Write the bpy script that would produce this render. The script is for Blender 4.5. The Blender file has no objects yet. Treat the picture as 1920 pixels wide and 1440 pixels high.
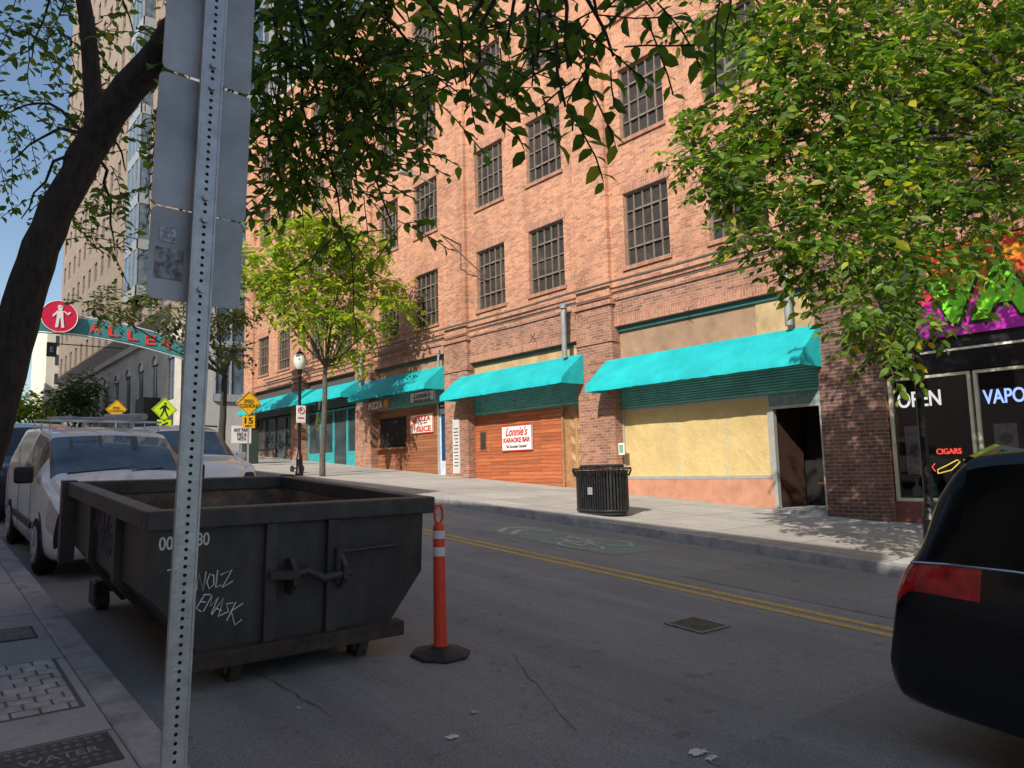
import bpy, bmesh, math, random
from mathutils import Vector, Matrix
random.seed(11)
R=random.random
def U(a,b): return a+(b-a)*random.random()
sc=bpy.context.scene; C=sc.collection
S=.066; FO=1400.
Zc=Vector((-320,12500,-1400)).normalized()
_d=Vector((-1150/FO,(720-905)/FO,-1)); Yc=(_d-_d.dot(Zc)*Zc).normalized(); Xc=Yc.cross(Zc)
def ray(u,v):
    d=Vector(((u-960)/FO,(720-v)/FO,-1)); return Vector((Xc.dot(d),Yc.dot(d),Zc.dot(d)))
def G(u,v,h=1.75):
    r=ray(u,v); return r*(h/(S*r.y-r.z))
def FA(u,v,x=14.3):
    r=ray(u,v); return r*(x/r.x)
def FY(u,v,y):
    r=ray(u,v); return r*(y/r.y)
def P(u,v,t): return ray(u,v)*t
def rz(y): return -1.75+S*y
def wz(y): return -1.6+S*y
# ------------------------------------------------------------ materials
def nt(name):
    m=bpy.data.materials.new(name); m.use_nodes=True; t=m.node_tree
    return m,t,t.nodes['Principled BSDF']
def lk(t,a,b): t.links.new(a,b)
def N(t,k,**kw):
    n=t.nodes.new(k)
    for a,b in kw.items(): setattr(n,a,b)
    return n
def coords(t): return N(t,'ShaderNodeTexCoord').outputs['Object']
def noise(t,vec,scale,detail=4,rough=.6):
    n=N(t,'ShaderNodeTexNoise'); n.inputs['Scale'].default_value=scale; n.inputs['Detail'].default_value=detail; n.inputs['Roughness'].default_value=rough
    if vec is not None: lk(t,vec,n.inputs['Vector'])
    return n.outputs['Fac']
def ramp(t,fac,stops):
    r=N(t,'ShaderNodeValToRGB'); e=r.color_ramp.elements
    while len(e)<len(stops): e.new(.5)
    for i,(p,c) in enumerate(stops):
        e[i].position=p; e[i].color=(c[0],c[1],c[2],1) if hasattr(c,'__len__') else (c,c,c,1)
    lk(t,fac,r.inputs['Fac']); return r.outputs['Color']
def mixc(t,mode,fac,a,b):
    m=N(t,'ShaderNodeMix',data_type='RGBA',blend_type=mode)
    if hasattr(fac,'links'): lk(t,fac,m.inputs[0])
    else: m.inputs[0].default_value=fac
    for s,i in ((a,6),(b,7)):
        if hasattr(s,'links'): lk(t,s,m.inputs[i])
        else: m.inputs[i].default_value=(s[0],s[1],s[2],1)
    return m.outputs[2]
def bump(t,b,h,strength=.3,dist=.01):
    n=N(t,'ShaderNodeBump'); n.inputs['Strength'].default_value=strength; n.inputs['Distance'].default_value=dist
    lk(t,h,n.inputs['Height']); lk(t,n.outputs['Normal'],b.inputs['Normal'])
MC={}
def pm(name,c,rough=.6,metal=0.,var=.25,sc_=6,bmp=.0,spec=None,coat=0):
    if name in MC: return MC[name]
    m,t,b=nt(name); v=coords(t)
    f=noise(t,v,sc_,6,.65)
    lo=[x*(1-var) for x in c]; hi=[min(1,x*(1+var)) for x in c]
    col=ramp(t,f,[(.3,lo),(.7,hi)]); lk(t,col,b.inputs['Base Color'])
    b.inputs['Roughness'].default_value=rough; b.inputs['Metallic'].default_value=metal
    if coat: b.inputs['Coat Weight'].default_value=coat; b.inputs['Coat Roughness'].default_value=.05
    if bmp: bump(t,b,noise(t,v,sc_*6,4),bmp,.01)
    MC[name]=m; return m
def glow(name,c,s):
    m,t,b=nt(name); b.inputs['Base Color'].default_value=(*c,1); b.inputs['Emission Color'].default_value=(*c,1); b.inputs['Emission Strength'].default_value=s; return m
def glassm(name,c,rough=.05,metal=0,ior=1.6):
    m,t,b=nt(name); v=coords(t)
    lk(t,ramp(t,noise(t,v,1.5,3),[(.3,[x*.6 for x in c]),(.7,[x*1.5 for x in c])]),b.inputs['Base Color'])
    b.inputs['Roughness'].default_value=rough; b.inputs['Metallic'].default_value=metal; b.inputs['IOR'].default_value=ior
    return m
def brickm(name,c1,c2,mort,stain=.5,soldier=False,bw=.215,bh=.072,bias=-.15):
    m,t,b=nt(name); v=coords(t)
    sx=N(t,'ShaderNodeSeparateXYZ'); lk(t,v,sx.inputs[0])
    ad=N(t,'ShaderNodeMath',operation='ADD'); lk(t,sx.outputs[0],ad.inputs[0]); lk(t,sx.outputs[1],ad.inputs[1])
    cb=N(t,'ShaderNodeCombineXYZ')
    if soldier: lk(t,ad.outputs[0],cb.inputs[1]); lk(t,sx.outputs[2],cb.inputs[0])
    else: lk(t,ad.outputs[0],cb.inputs[0]); lk(t,sx.outputs[2],cb.inputs[1])
    br=N(t,'ShaderNodeTexBrick'); lk(t,cb.outputs[0],br.inputs['Vector'])
    br.inputs['Scale'].default_value=1; br.inputs['Brick Width'].default_value=bw; br.inputs['Row Height'].default_value=bh
    br.inputs['Mortar Size'].default_value=.007; br.inputs['Mortar Smooth'].default_value=.2; br.inputs['Bias'].default_value=bias
    br.inputs['Color1'].default_value=(*c1,1); br.inputs['Color2'].default_value=(*c2,1); br.inputs['Mortar'].default_value=(*mort,1)
    big=noise(t,v,.45,7,.65); fine=noise(t,cb.outputs[0],14,3)
    c=mixc(t,'MULTIPLY',stain,br.outputs['Color'],ramp(t,big,[(.3,(.55,.52,.50)),(.5,(1,1,1)),(.75,(1.2,1.14,1.08))]))
    mp=N(t,'ShaderNodeMapping'); mp.inputs['Scale'].default_value=(1,1.6,.16); lk(t,v,mp.inputs[0])
    c=mixc(t,'MULTIPLY',stain*.6,c,ramp(t,noise(t,mp.outputs[0],1.6,6,.6),[(.35,.6),(.55,1.08)]))
    c=mixc(t,'MULTIPLY',.4,c,ramp(t,fine,[(.3,.5),(.7,1.35)]))
    lk(t,c,b.inputs['Base Color']); b.inputs['Roughness'].default_value=.88
    bump(t,b,br.outputs['Fac'],-.45,.008)
    return m
def slabm(name,c,w,h,joint=.012,patch=.4,jc=.35):
    m,t,b=nt(name); v=coords(t)
    br=N(t,'ShaderNodeTexBrick'); br.offset=0; lk(t,v,br.inputs['Vector']); br.inputs['Scale'].default_value=1
    br.inputs['Brick Width'].default_value=w; br.inputs['Row Height'].default_value=h; br.inputs['Mortar Size'].default_value=joint
    k=.82
    br.inputs['Color1'].default_value=(*c,1); br.inputs['Color2'].default_value=(c[0]*k,c[1]*k,c[2]*k,1); br.inputs['Mortar'].default_value=(c[0]*jc,c[1]*jc,c[2]*jc,1)
    cc=mixc(t,'MULTIPLY',patch,br.outputs['Color'],ramp(t,noise(t,v,1.1,8,.7),[(.3,.5),(.65,1.2)]))
    cc=mixc(t,'MULTIPLY',.5,cc,ramp(t,noise(t,v,60,3),[(.3,.65),(.7,1.25)]))
    cc=mixc(t,'MULTIPLY',.45,cc,ramp(t,noise(t,v,7,3,.5),[(.28,.45),(.35,1.)]))
    lk(t,cc,b.inputs['Base Color']); b.inputs['Roughness'].default_value=.85; bump(t,b,noise(t,v,90,3),.25,.004)
    return m
def asphalt(name,c=.07,crack=True):
    m,t,b=nt(name); v=coords(t)
    base=ramp(t,noise(t,v,.45,7,.62),[(.3,(c*.76,c*.83,c*.82)),(.52,(c*.93,c,c*.98)),(.72,(c*1.10,c*1.15,c*1.11))])
    base=mixc(t,'MULTIPLY',.8,base,ramp(t,noise(t,v,110,2,.7),[(.35,.5),(.65,1.5)]))
    mp=N(t,'ShaderNodeMapping'); lk(t,v,mp.inputs[0]); mp.inputs['Scale'].default_value=(1.6,.13,1)
    base=mixc(t,'MULTIPLY',.55,base,ramp(t,noise(t,mp.outputs[0],1.3,5,.6),[(.35,.7),(.6,1.15)]))
    base=mixc(t,'MULTIPLY',.5,base,ramp(t,noise(t,v,5,3,.5),[(.28,.45),(.36,1.)]))
    if crack:
        wv=N(t,'ShaderNodeVectorMath',operation='ADD'); nn=N(t,'ShaderNodeTexNoise'); nn.inputs['Scale'].default_value=2.2; lk(t,v,nn.inputs['Vector'])
        lk(t,v,wv.inputs[0]); lk(t,nn.outputs['Color'],wv.inputs[1])
        vo=N(t,'ShaderNodeTexVoronoi',feature='DISTANCE_TO_EDGE'); vo.inputs['Scale'].default_value=.22; lk(t,wv.outputs[0],vo.inputs['Vector'])
        base=mixc(t,'MULTIPLY',.35,base,ramp(t,vo.outputs['Distance'],[(.0,.5),(.003,1.)]))
    lk(t,base,b.inputs['Base Color']); b.inputs['Roughness'].default_value=.8
    bump(t,b,noise(t,v,160,2,.8),.5,.004)
    return m
def worn(name,c,under=(.17,.17,.165),lo=.38,hi=.62,scale=9):
    m,t,b=nt(name); v=coords(t)
    f=ramp(t,noise(t,v,scale,9,.75),[(lo,0.),(hi,1.)])
    lk(t,mixc(t,'MIX',f,under,c),b.inputs['Base Color']); b.inputs['Roughness'].default_value=.75; return m
def leafm(name,stops,tr=.4,boost=(1.7,1.9,.8)):
    m,t,b=nt(name)
    g=N(t,'ShaderNodeNewGeometry'); col=ramp(t,g.outputs['Random Per Island'],stops)
    col=mixc(t,'MULTIPLY',.7,col,ramp(t,noise(t,coords(t),.9,3,.6),[(.35,.5),(.60,1.2)]))  # clump-wide noise darkens the leaf colour, imitating shadow inside the crown
    lk(t,col,b.inputs['Base Color']); b.inputs['Roughness'].default_value=.5
    tl=N(t,'ShaderNodeBsdfTranslucent'); br=mixc(t,'MULTIPLY',1,col,boost); lk(t,br,tl.inputs['Color'])
    mx=N(t,'ShaderNodeMixShader'); mx.inputs[0].default_value=tr
    lk(t,b.outputs[0],mx.inputs[1]); lk(t,tl.outputs[0],mx.inputs[2])
    lk(t,mx.outputs[0],t.nodes['Material Output'].inputs[0]); return m
# ------------------------------------------------------------ mesh builder
ORG={}
class MB:
    def __init__(s): s.v=[]; s.f=[]
    def add(s,vs,fs):
        n=len(s.v); s.v+=[Vector(v) for v in vs]; s.f+=[[i+n for i in f] for f in fs]; return s
    def box(s,x0,x1,y0,y1,z0,z1,sl=0.):
        vs=[(x,y,z+sl*y) for z in (z0,z1) for x,y in ((x0,y0),(x1,y0),(x1,y1),(x0,y1))]
        return s.add(vs,[(3,2,1,0),(4,5,6,7),(0,1,5,4),(1,2,6,5),(2,3,7,6),(3,0,4,7)])
    def obox(s,c,sz,M=None):
        M=M or Matrix(); h=[a/2 for a in sz]; c=Vector(c)
        vs=[c+M.to_3x3()@Vector((x*h[0],y*h[1],z*h[2])) for z in (-1,1) for x,y in ((-1,-1),(1,-1),(1,1),(-1,1))]
        return s.add(vs,[(3,2,1,0),(4,5,6,7),(0,1,5,4),(1,2,6,5),(2,3,7,6),(3,0,4,7)])
    def prism(s,poly,ext):
        n=len(poly); e=Vector(ext); vs=[Vector(p) for p in poly]+[Vector(p)+e for p in poly]
        fs=[list(range(n))[::-1],list(range(n,2*n))]+[(i,(i+1)%n,n+(i+1)%n,n+i) for i in range(n)]
        return s.add(vs,fs)
    def tube(s,pts,rs,n=8,caps=True):
        pts=[Vector(p) for p in pts]
        if not hasattr(rs,'__len__'): rs=[rs]*len(pts)
        b=len(s.v); prev=None
        for i,p in enumerate(pts):
            d=(pts[min(i+1,len(pts)-1)]-pts[max(i-1,0)]).normalized()
            if prev is None: a=d.cross(Vector((0,0,1))); a=a if a.length>.1 else d.cross(Vector((1,0,0)))
            else: a=prev-prev.dot(d)*d
            a.normalize(); prev=a; c=d.cross(a)
            for k in range(n):
                th=2*math.pi*k/n; s.v.append(p+(a*math.cos(th)+c*math.sin(th))*rs[i])
        for i in range(len(pts)-1):
            for k in range(n): s.f.append([b+i*n+k,b+i*n+(k+1)%n,b+(i+1)*n+(k+1)%n,b+(i+1)*n+k])
        if caps: s.f.append([b+k for k in range(n)][::-1]); s.f.append([b+(len(pts)-1)*n+k for k in range(n)])
        return s
    def cyl(s,p0,p1,r0,r1=None,n=14): return s.tube([p0,p1],[r0,r0 if r1 is None else r1],n)
    def lathe(s,c,prof,n=16):
        c=Vector(c); b=len(s.v)
        for r,z in prof:
            for k in range(n):
                th=2*math.pi*k/n; s.v.append(c+Vector((r*math.cos(th),r*math.sin(th),z)))
        for i in range(len(prof)-1):
            for k in range(n): s.f.append([b+i*n+k,b+i*n+(k+1)%n,b+(i+1)*n+(k+1)%n,b+(i+1)*n+k])
        s.f.append([b+k for k in range(n)][::-1]); s.f.append([b+(len(prof)-1)*n+k for k in range(n)]); return s
    def quad(s,*p): return s.add(p,[tuple(range(len(p)))])
    def build(s,name,m,parent=None,loc=None,smooth=False,bevel=0,recalc=True,local=False,angle=35):
        o0=Vector((0,0,0))
        if parent is not None: o0=Vector((0,0,0)) if local else ORG.get(parent.name,Vector((0,0,0)))
        elif loc is not None: o0=Vector(loc)
        me=bpy.data.meshes.new(name); me.from_pydata([v-o0 for v in s.v],[],s.f)
        if recalc:
            b=bmesh.new(); b.from_mesh(me); bmesh.ops.recalc_face_normals(b,faces=b.faces); b.to_mesh(me); b.free()
        me.materials.append(m)
        if smooth:
            me.polygons.foreach_set('use_smooth',[True]*len(me.polygons))
            if angle<180: me.set_sharp_from_angle(angle=math.radians(angle))
        ob=bpy.data.objects.new(name,me); C.objects.link(ob)
        if parent is not None: ob.parent=parent; ORG[ob.name]=o0
        elif loc is not None: ob.location=loc; ORG[ob.name]=o0
        if bevel:
            md=ob.modifiers.new('b','BEVEL'); md.width=bevel; md.segments=2; md.limit_method='ANGLE'
        return ob
def tag(o,label=None,cat=None,group=None,kind=None):
    for k,v in (('label',label),('category',cat),('group',group),('kind',kind)):
        if v: o[k]=v
    return o
def T(name,label,cat,loc,group=None,rot=None):
    o=bpy.data.objects.new(name,None); C.objects.link(o); o.location=loc; o.empty_display_size=.2
    if rot: o.rotation_euler=rot
    ORG[o.name]=Vector(loc); return tag(o,label,cat,group)
def dup(root,loc,label,rot=None):
    r=root.copy(); C.objects.link(r); r.location=loc; r['label']=label
    if rot: r.rotation_euler=rot
    for ch in list(root.children):
        c=ch.copy(); C.objects.link(c); c.parent=r
        for g in list(ch.children):
            d=g.copy(); C.objects.link(d); d.parent=c
    return r
def struct(o): o['kind']='structure'; return o
OR={'F':Matrix(((0,0,-1),(-1,0,0),(0,1,0))),'S':Matrix(((1,0,0),(0,0,-1),(0,1,0))),'G':Matrix(((1,0,0),(0,1,0),(0,S,1)))}
def txt(name,body,c,w,h,m,parent,orient='F',bold=.0,shear=0,ext=.004,local=False):
    cu=bpy.data.curves.new('t','FONT'); cu.body=body; cu.align_x='CENTER'; cu.offset=bold; cu.shear=shear; cu.extrude=.02; cu.space_line=.85
    ob=bpy.data.objects.new('t',cu); C.objects.link(ob); bpy.context.view_layer.update()
    me=bpy.data.meshes.new_from_object(ob.evaluated_get(bpy.context.evaluated_depsgraph_get()))
    bpy.data.objects.remove(ob); 
    xs=[v.co.x for v in me.vertices]; ys=[v.co.y for v in me.vertices]
    x0,x1,y0,y1=min(xs),max(xs),min(ys),max(ys)
    o0=Vector((0,0,0)) if (local or parent is None) else ORG.get(parent.name,Vector((0,0,0)))
    M=OR[orient]; c=Vector(c)
    for v in me.vertices:
        q=Vector(((v.co.x-(x0+x1)/2)/(x1-x0)*w,(v.co.y-(y0+y1)/2)/(y1-y0)*h,v.co.z/.02*ext)); v.co=M@q+c-o0
    me.name=name; me.materials.clear(); me.materials.append(m)
    o=bpy.data.objects.new(name,me); C.objects.link(o)
    if parent is not None: o.parent=parent
    return o
# common materials
brick=brickm('orange_brick',(.63,.285,.15),(.35,.135,.08),(.47,.36,.28),.6)
brick2=brickm('storefront_brick',(.44,.20,.12),(.19,.08,.055),(.40,.31,.25),.6)
brickd=brickm('dark_brick',(.19,.085,.058),(.085,.043,.036),(.26,.21,.18),.6)
sold=brickm('soldier_brick',(.50,.22,.13),(.32,.13,.08),(.44,.34,.28),.5,True)
steel=pm('galvanized',(.50,.52,.53),.42,.6,.22,14,.15)
pipem=pm('grey_painted_pipe',(.26,.27,.27),.6,.1,.25,6)
alum=pm('aluminium_back',(.42,.44,.45),.5,.2,.3,3.5,.12)
blackm=pm('black_metal',(.018,.018,.019),.38,.4,.4,8)
darkst=pm('dark_steel_window',(.20,.15,.115),.6,.0)
paneg=glassm('grimy_pane',(.040,.034,.03),.35)
white=pm('white_board',(.78,.77,.75),.5,0,.08)
redp=pm('red_paint',(.55,.03,.025),.5,0,.15)
blackp=pm('black_paint',(.012,.012,.012),.5)
dark=pm('dark_interior',(.012,.01,.009),.9)
yellow=pm('yellow_sign',(.88,.48,.015),.45,0,.08)
ygreen=pm('fluorescent_sign',(.62,.85,.02),.45,0,.08)
conc=slabm('sidewalk_concrete',(.52,.49,.44),1.5,1.5)
concn=slabm('near_sidewalk_concrete',(.50,.49,.46),1.05,1.5)
kerbm=pm('kerb_stone',(.38,.37,.36),.85,0,.35,5,.3)
asph=asphalt('asphalt',.27)
# ------------------------------------------------------------ setting
g=MB().quad((-300,-200,-1.79-200*S),(400,-200,-1.79-200*S),(400,600,-1.79+600*S),(-300,600,-1.79+600*S)); struct(g.build('ground',asphalt('ground_asphalt',.2,False)))
g=MB()
n=40
for i in range(n):
    y0=-40+i*6; y1=y0+6; g.quad((1.13,y0,rz(y0)),(9.66,y0,rz(y0)),(9.66,y1,rz(y1)),(1.13,y1,rz(y1)))
struct(g.build('road',asph))
struct(MB().quad((9.66,40.5,rz(40.5)),(90,40.5,rz(40.5)),(90,50.5,rz(50.5)),(9.66,50.5,rz(50.5))).build('cross_street',asph))
for a,b in ((-40,40.5),(50.5,200)):
    struct(MB().box(9.86,14.9,a,b,-1.9,-1.6,S).build('sidewalk_far',conc))
    struct(MB().box(9.66,9.855,a,b,-1.9,-1.602,S).build('kerb_far',kerbm,bevel=.02))
struct(MB().box(-4,.93,-40,200,-1.9,-1.6,S).build('sidewalk_near',concn))
struct(MB().box(.937,1.13,-40,200,-1.9,-1.598,S).build('kerb_near',kerbm,bevel=.02))
def sheet(x0,x1,y0,y1,dz=.004,h=1.75,m=None,name='x',wob=0):
    mb=MB(); pts=[]
    if wob:
        cx,cy=(x0+x1)/2,(y0+y1)/2
        for k in range(28):
            th=2*math.pi*k/28; q=1/max(abs(math.cos(th)),abs(math.sin(th)))**.75*(1+U(-wob,wob))
            x=cx+math.cos(th)*(x1-x0)/2*q; y=cy+math.sin(th)*(y1-y0)/2*q; pts.append((x,y,-h+S*y+dz))
        mb.quad(*pts)
    else: mb.quad((x0,y0,-h+S*y0+dz),(x1,y0,-h+S*y0+dz),(x1,y1,-h+S*y1+dz),(x0,y1,-h+S*y1+dz))
    return mb.build(name,m)
ylw=worn('yellow_line_paint',(.66,.44,.10),(.22,.20,.16),.30,.55,14)
for x in (6.72,6.94): struct(sheet(x,x+.11,-40,39,.004,m=ylw,name='road_marking_yellow_line'))
pat1=asphalt('asphalt_patch',.235,False)
struct(sheet(3.4,6.3,-3.5,2.6,.004,m=pat1,name='road_patch')); struct(sheet(7.4,9.3,2.5,5.9,.004,m=pat1,name='road_patch'))
struct(MB().tube([(1.2,y,rz(y)+.003) for y in (-10,30)],.006,4).build('gutter_joint',dark))
tar=pm('tar_seam',(.12,.12,.12),.6)
def seam(pts,w):
    mb=MB(); P_=[G(*p) for p in pts]; out=[]
    for a,b in zip(P_,P_[1:]):
        for k in range(8): q=a.lerp(b,k/8); out.append(q+Vector((U(-.02,.02),U(-.02,.02),0)))
    out.append(P_[-1]); L_=[];R2=[]
    for i,p in enumerate(out):
        d=(out[min(i+1,len(out)-1)]-out[max(i-1,0)]); n_=Vector((-d.y,d.x,0)).normalized()*w*U(.2,1); 
        for s,l in ((1,L_),(-1,R2)):
            q=p+n_*s; l.append((q.x,q.y,rz(q.y)+.0065))
    for i in range(len(out)-1): mb.quad(L_[i],L_[i+1],R2[i+1],R2[i])
    struct(mb.build('road_marking_tar_seam',tar))
seam([(960,1225),(1010,1290),(1080,1370)],.005); seam([(470,1255),(560,1305),(625,1345)],.006)
wp=worn('white_road_paint',(.56,.62,.57),(.24,.27,.25),.30,.58,10); gp=worn('green_road_paint',(.21,.36,.26),(.24,.26,.245),.33,.65,5)
c=G(1070,1012); cx,cy=c.x,c.y
struct(sheet(cx-.6,cx+.6,cy-1.5,cy+2.0,.004,m=gp,name='road_marking_green_patch',wob=.03))
mb=MB()
def gp3(x,y): return Vector((cx+x,cy+y,rz(cy+y)+.009))
def strip(pts,w):
    for a,b in zip(pts,pts[1:]):
        a=gp3(*a); b=gp3(*b); d=(b-a); d.z=0; d.normalize(); q=Vector((-d.y,d.x,0))*w/2; q.z=0
        def z(p): return Vector((p.x,p.y,rz(p.y)+.009+R()*.0004))
        e=d*w*.2
        mb.quad(z(a-q-e),z(a+q-e),z(b+q+e),z(b-q+e))
for cy_,s_ in ((.95,1),(1.3,1)): strip([(-.42,cy_),(0,cy_+.35),(.42,cy_)],.12)
for wx in (-.32,.32): strip([(wx+.24*math.cos(k*math.pi/8),-.55+.42*math.sin(k*math.pi/8)) for k in range(17)],.06)
strip([(-.32,-.55),(-.14,.05),(.2,.1),(0,-.5),(-.14,.05)],.06); strip([(0,-.5),(-.32,-.55)],.06); strip([(.32,-.55),(.18,.25),(.3,.3)],.06); strip([(-.2,.15),(-.05,.15)],.07)
struct(mb.build('road_marking_bicycle',wp,recalc=False))
wb_=worn('white_blot',(.75,.75,.75),(.27,.27,.27),.3,.5,12)
for (u,v,w,l) in ((847,1384,.035,.025),(1308,1412,.05,.035),(1334,1423,.04,.02)):
    c=G(u,v); struct(sheet(c.x-w,c.x+w,c.y-l,c.y+l,.008,m=wb_,name='road_marking_paint_blot',wob=.3))
c=G(1307,1173); o=T('drain_cover','square cast iron drain cover in road left of the black car','drain cover',(c.x,c.y,rz(c.y)))
iron=pm('cast_iron',(.035,.033,.032),.7,0,.4,12); wiron=pm('worn_iron',(.20,.195,.185),.55,.2,.4,12)
f=MB(); h_=.21
f.box(c.x-h_,c.x+h_,c.y-h_,c.y-h_+.03,-1.75+.002,-1.75+.014,S); f.box(c.x-h_,c.x+h_,c.y+h_-.03,c.y+h_,-1.75+.002,-1.75+.014,S); f.box(c.x-h_,c.x-h_+.03,c.y-h_+.03,c.y+h_-.03,-1.75+.002,-1.75+.014,S); f.box(c.x+h_-.03,c.x+h_,c.y-h_+.03,c.y+h_-.03,-1.75+.002,-1.75+.014,S)
f.build('frame',wiron,o); MB().box(c.x-h_+.03,c.x+h_-.03,c.y-h_+.03,c.y+h_-.03,-1.75+.001,-1.75+.007,S).build('sump',iron,o)
mb=MB()
for k in range(8): mb.box(c.x-.16+k*.042,c.x-.147+k*.042,c.y-.18,c.y+.18,-1.75+.0075,-1.75+.013,S)
mb.build('grating',wiron,o)
def setts(x0,x1,y0,y1,w,l,name,label,m,h=1.6):
    o=T(name,label,'paving',((x0+x1)/2,(y0+y1)/2,wz((y0+y1)/2)))
    mb=MB(); i=0; y=y0
    while y<y1-.01:
        x=x0-(i%2)*w*.5
        while x<x1-.01:
            a=max(x,x0)+.006; b=min(x+w,x1)-.006
            if b-a>.03: mb.box(a,b,y+.006,min(y+l,y1)-.006,-h-.05,-h+.006+U(-.003,.006),S)
            x+=w
        y+=l; i+=1
    mb.build('setts',m,o,bevel=.006); return o
setts(.25,.86,4.95,6.0,.14,.105,'paver_patch','worn grey brick pavers set in sidewalk by the kerb',pm('paver',(.52,.49,.45),.9,0,.4,7,.3))
struct(MB().box(.23,.88,4.93,6.02,-1.61,-1.5975,S).build('paver_bed',pm('bed',(.16,.15,.14),.95)))
o=T('water_meter_cover','dark iron WATER cover in the near sidewalk, lowest left','utility cover',(.66,4.28,wz(4.28)))
MB().box(.42,.90,4.08,4.46,-1.6,-1.592,S).build('plate',pm('cover_iron',(.10,.098,.093),.6,.3,.3,20),o)
mb=MB()
for i in range(9):
    for j in range(6):
        if 2<=j<=3: continue
        mb.box(.45+i*.048,.475+i*.048,4.11+j*.058,4.14+j*.058,-1.592,-1.588,S)
mb.build('tread_pattern',wiron,o)
txt('lettering','WATER',(.66,4.265,wz(4.265)+.009),.34,.07,pm('iron_letter',(.3,.29,.28),.5,.3),o,'G',.01,ext=.002)
o=T('sidewalk_grate','small iron grate in near sidewalk beyond the brick pavers','grate',(.68,6.85,wz(6.85)))
MB().box(.5,.86,6.65,7.05,-1.6,-1.595,S).build('frame',iron,o)
mb=MB()
for k in range(9): mb.box(.52,.84,6.67+k*.042,6.69+k*.042,-1.595,-1.588,S)
mb.build('grating',wiron,o)
# ------------------------------------------------------------ brick building
X0=14.3; BY0,BY1=-12.,39.8; ZT=19.
PC=[7.37+6.43*k for k in range(-3,6)]
PL=[c-.65 for c in PC]; PH=[c+.65 for c in PC]; PL[3]=6.42; PH[3]=7.60
bld=T('brick_building','long orange brick building with steel grid windows above teal awnings','building',(X0,14,wz(14)))
rows=[5.08,8.48,11.9,15.3]; WH=1.95
wins=[]
for k in range(-3,5):
    y0=8.54+6.43*k
    for a,w in ((0,1.53),(2.69,1.46)):
        for z in rows:
            if y0+a>BY0+.5 and y0+a+w<BY1-.5: wins.append((y0+a,y0+a+w,z,z+WH))
tops=[3.5,3.5,3.75,3.58,3.42,3.95,4.1,4.25]
opens=[]
for i in range(len(PC)-1):
    a=PH[i]; b=PL[i+1]
    if a>BY0 : opens.append((a,min(b,BY1-.5),-6,tops[i]))
def wallgrid(mb,x,y0,y1,z0,z1,holes,depth):
    ys=sorted(set([y0,y1]+[h[0] for h in holes]+[h[1] for h in holes])); zs=sorted(set([z0,z1]+[max(z0,h[2]) for h in holes]+[h[3] for h in holes]))
    for i in range(len(ys)-1):
        for j in range(len(zs)-1):
            ym=(ys[i]+ys[i+1])/2; zm=(zs[j]+zs[j+1])/2
            if any(h[0]<ym<h[1] and h[2]<zm<h[3] for h in holes): continue
            mb.quad((x,ys[i],zs[j]),(x,ys[i],zs[j+1]),(x,ys[i+1],zs[j+1]),(x,ys[i+1],zs[j]))
    for h in holes:
        a,b,c,d=h; c=max(c,z0)
        for p in (((a,c),(a,d)),((a,d),(b,d)),((b,d),(b,c)),((b,c),(a,c))):
            (ya,za),(yb,zb)=p; mb.quad((x,ya,za),(x,yb,zb),(x+depth,yb,zb),(x+depth,ya,za))
mb=MB(); wallgrid(mb,X0,BY0,BY1,4.35,ZT,wins,.22); 
mb.quad((X0,BY0,-6),(X0+25,BY0,-6),(X0+25,BY0,ZT),(X0,BY0,ZT)); mb.quad((X0,BY1,-6),(X0+25,BY1,-6),(X0+25,BY1,ZT),(X0,BY1,ZT)); mb.quad((X0+25,BY0,-6),(X0+25,BY1,-6),(X0+25,BY1,ZT),(X0+25,BY0,ZT))
mb.build('wall',brick,bld,recalc=False)
mb=MB(); wallgrid(mb,X0,BY0,BY1,-6,4.35,opens,.5); mb.build('storefront_wall',brick2,bld,recalc=False)
MB().box(X0+.05,X0+25,BY0,BY1,ZT-.15,ZT).build('roof',pm('roof',(.1,.1,.1),.9),bld)
MB().box(X0-.18,X0+.3,BY0,BY1,ZT+.002,ZT+.22).build('parapet_cap',pm('limestone',(.42,.36,.28),.85,0,.25,4),bld)
MB().box(X0+1.6,X0+1.7,BY0,BY1,-6,18).build('interior',dark,bld)
for i,c in enumerate(PC):
    if c<BY0+1 or c>BY1: continue
    lowm=brickd if c<9 else brick2
    MB().box(X0-.13,X0-.002,c-.62,c+.62,4.3,ZT-.01).build('pilaster',brick,bld)
    MB().box(X0-.16,X0+.1,PL[i]-.005,PH[i]+.005,-6,4.18).build('pier',lowm,bld,bevel=.03)
    MB().box(X0-.22,X0+.05,c-.72,c+.72,4.181,4.299).build('pier_cap',sold,bld)
    MB().box(X0-.20,X0+.05,PL[i]-.05,PH[i]+.05,3.2,3.27).build('pier_band',lowm,bld)
mb=MB()
for i in range(len(PC)-1):
    mb.box(X0-.07,X0-.001,PC[i]+.63,min(PC[i+1]-.63,BY1),4.5,4.62); 
mb.build('string_course',sold,bld)
for a,b,_,t in opens: MB().box(X0-.03,X0-.001,a,b,t+.005,t+.23).build('soldier_course',sold,bld)
MB().tube([(X0-.24,y,4.72+.02*math.sin(y)) for y in range(-11,38,2)],.035,8).build('conduit',pm('old_pipe',(.14,.115,.10),.7,.1),bld,smooth=True)
MB().tube([(X0-.19,y,4.40+.02*math.sin(y*1.7)) for y in range(-11,38,2)],.022,6).build('conduit',pm('old_pipe',(.14,.115,.10),.7,.1),bld,smooth=True)
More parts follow.
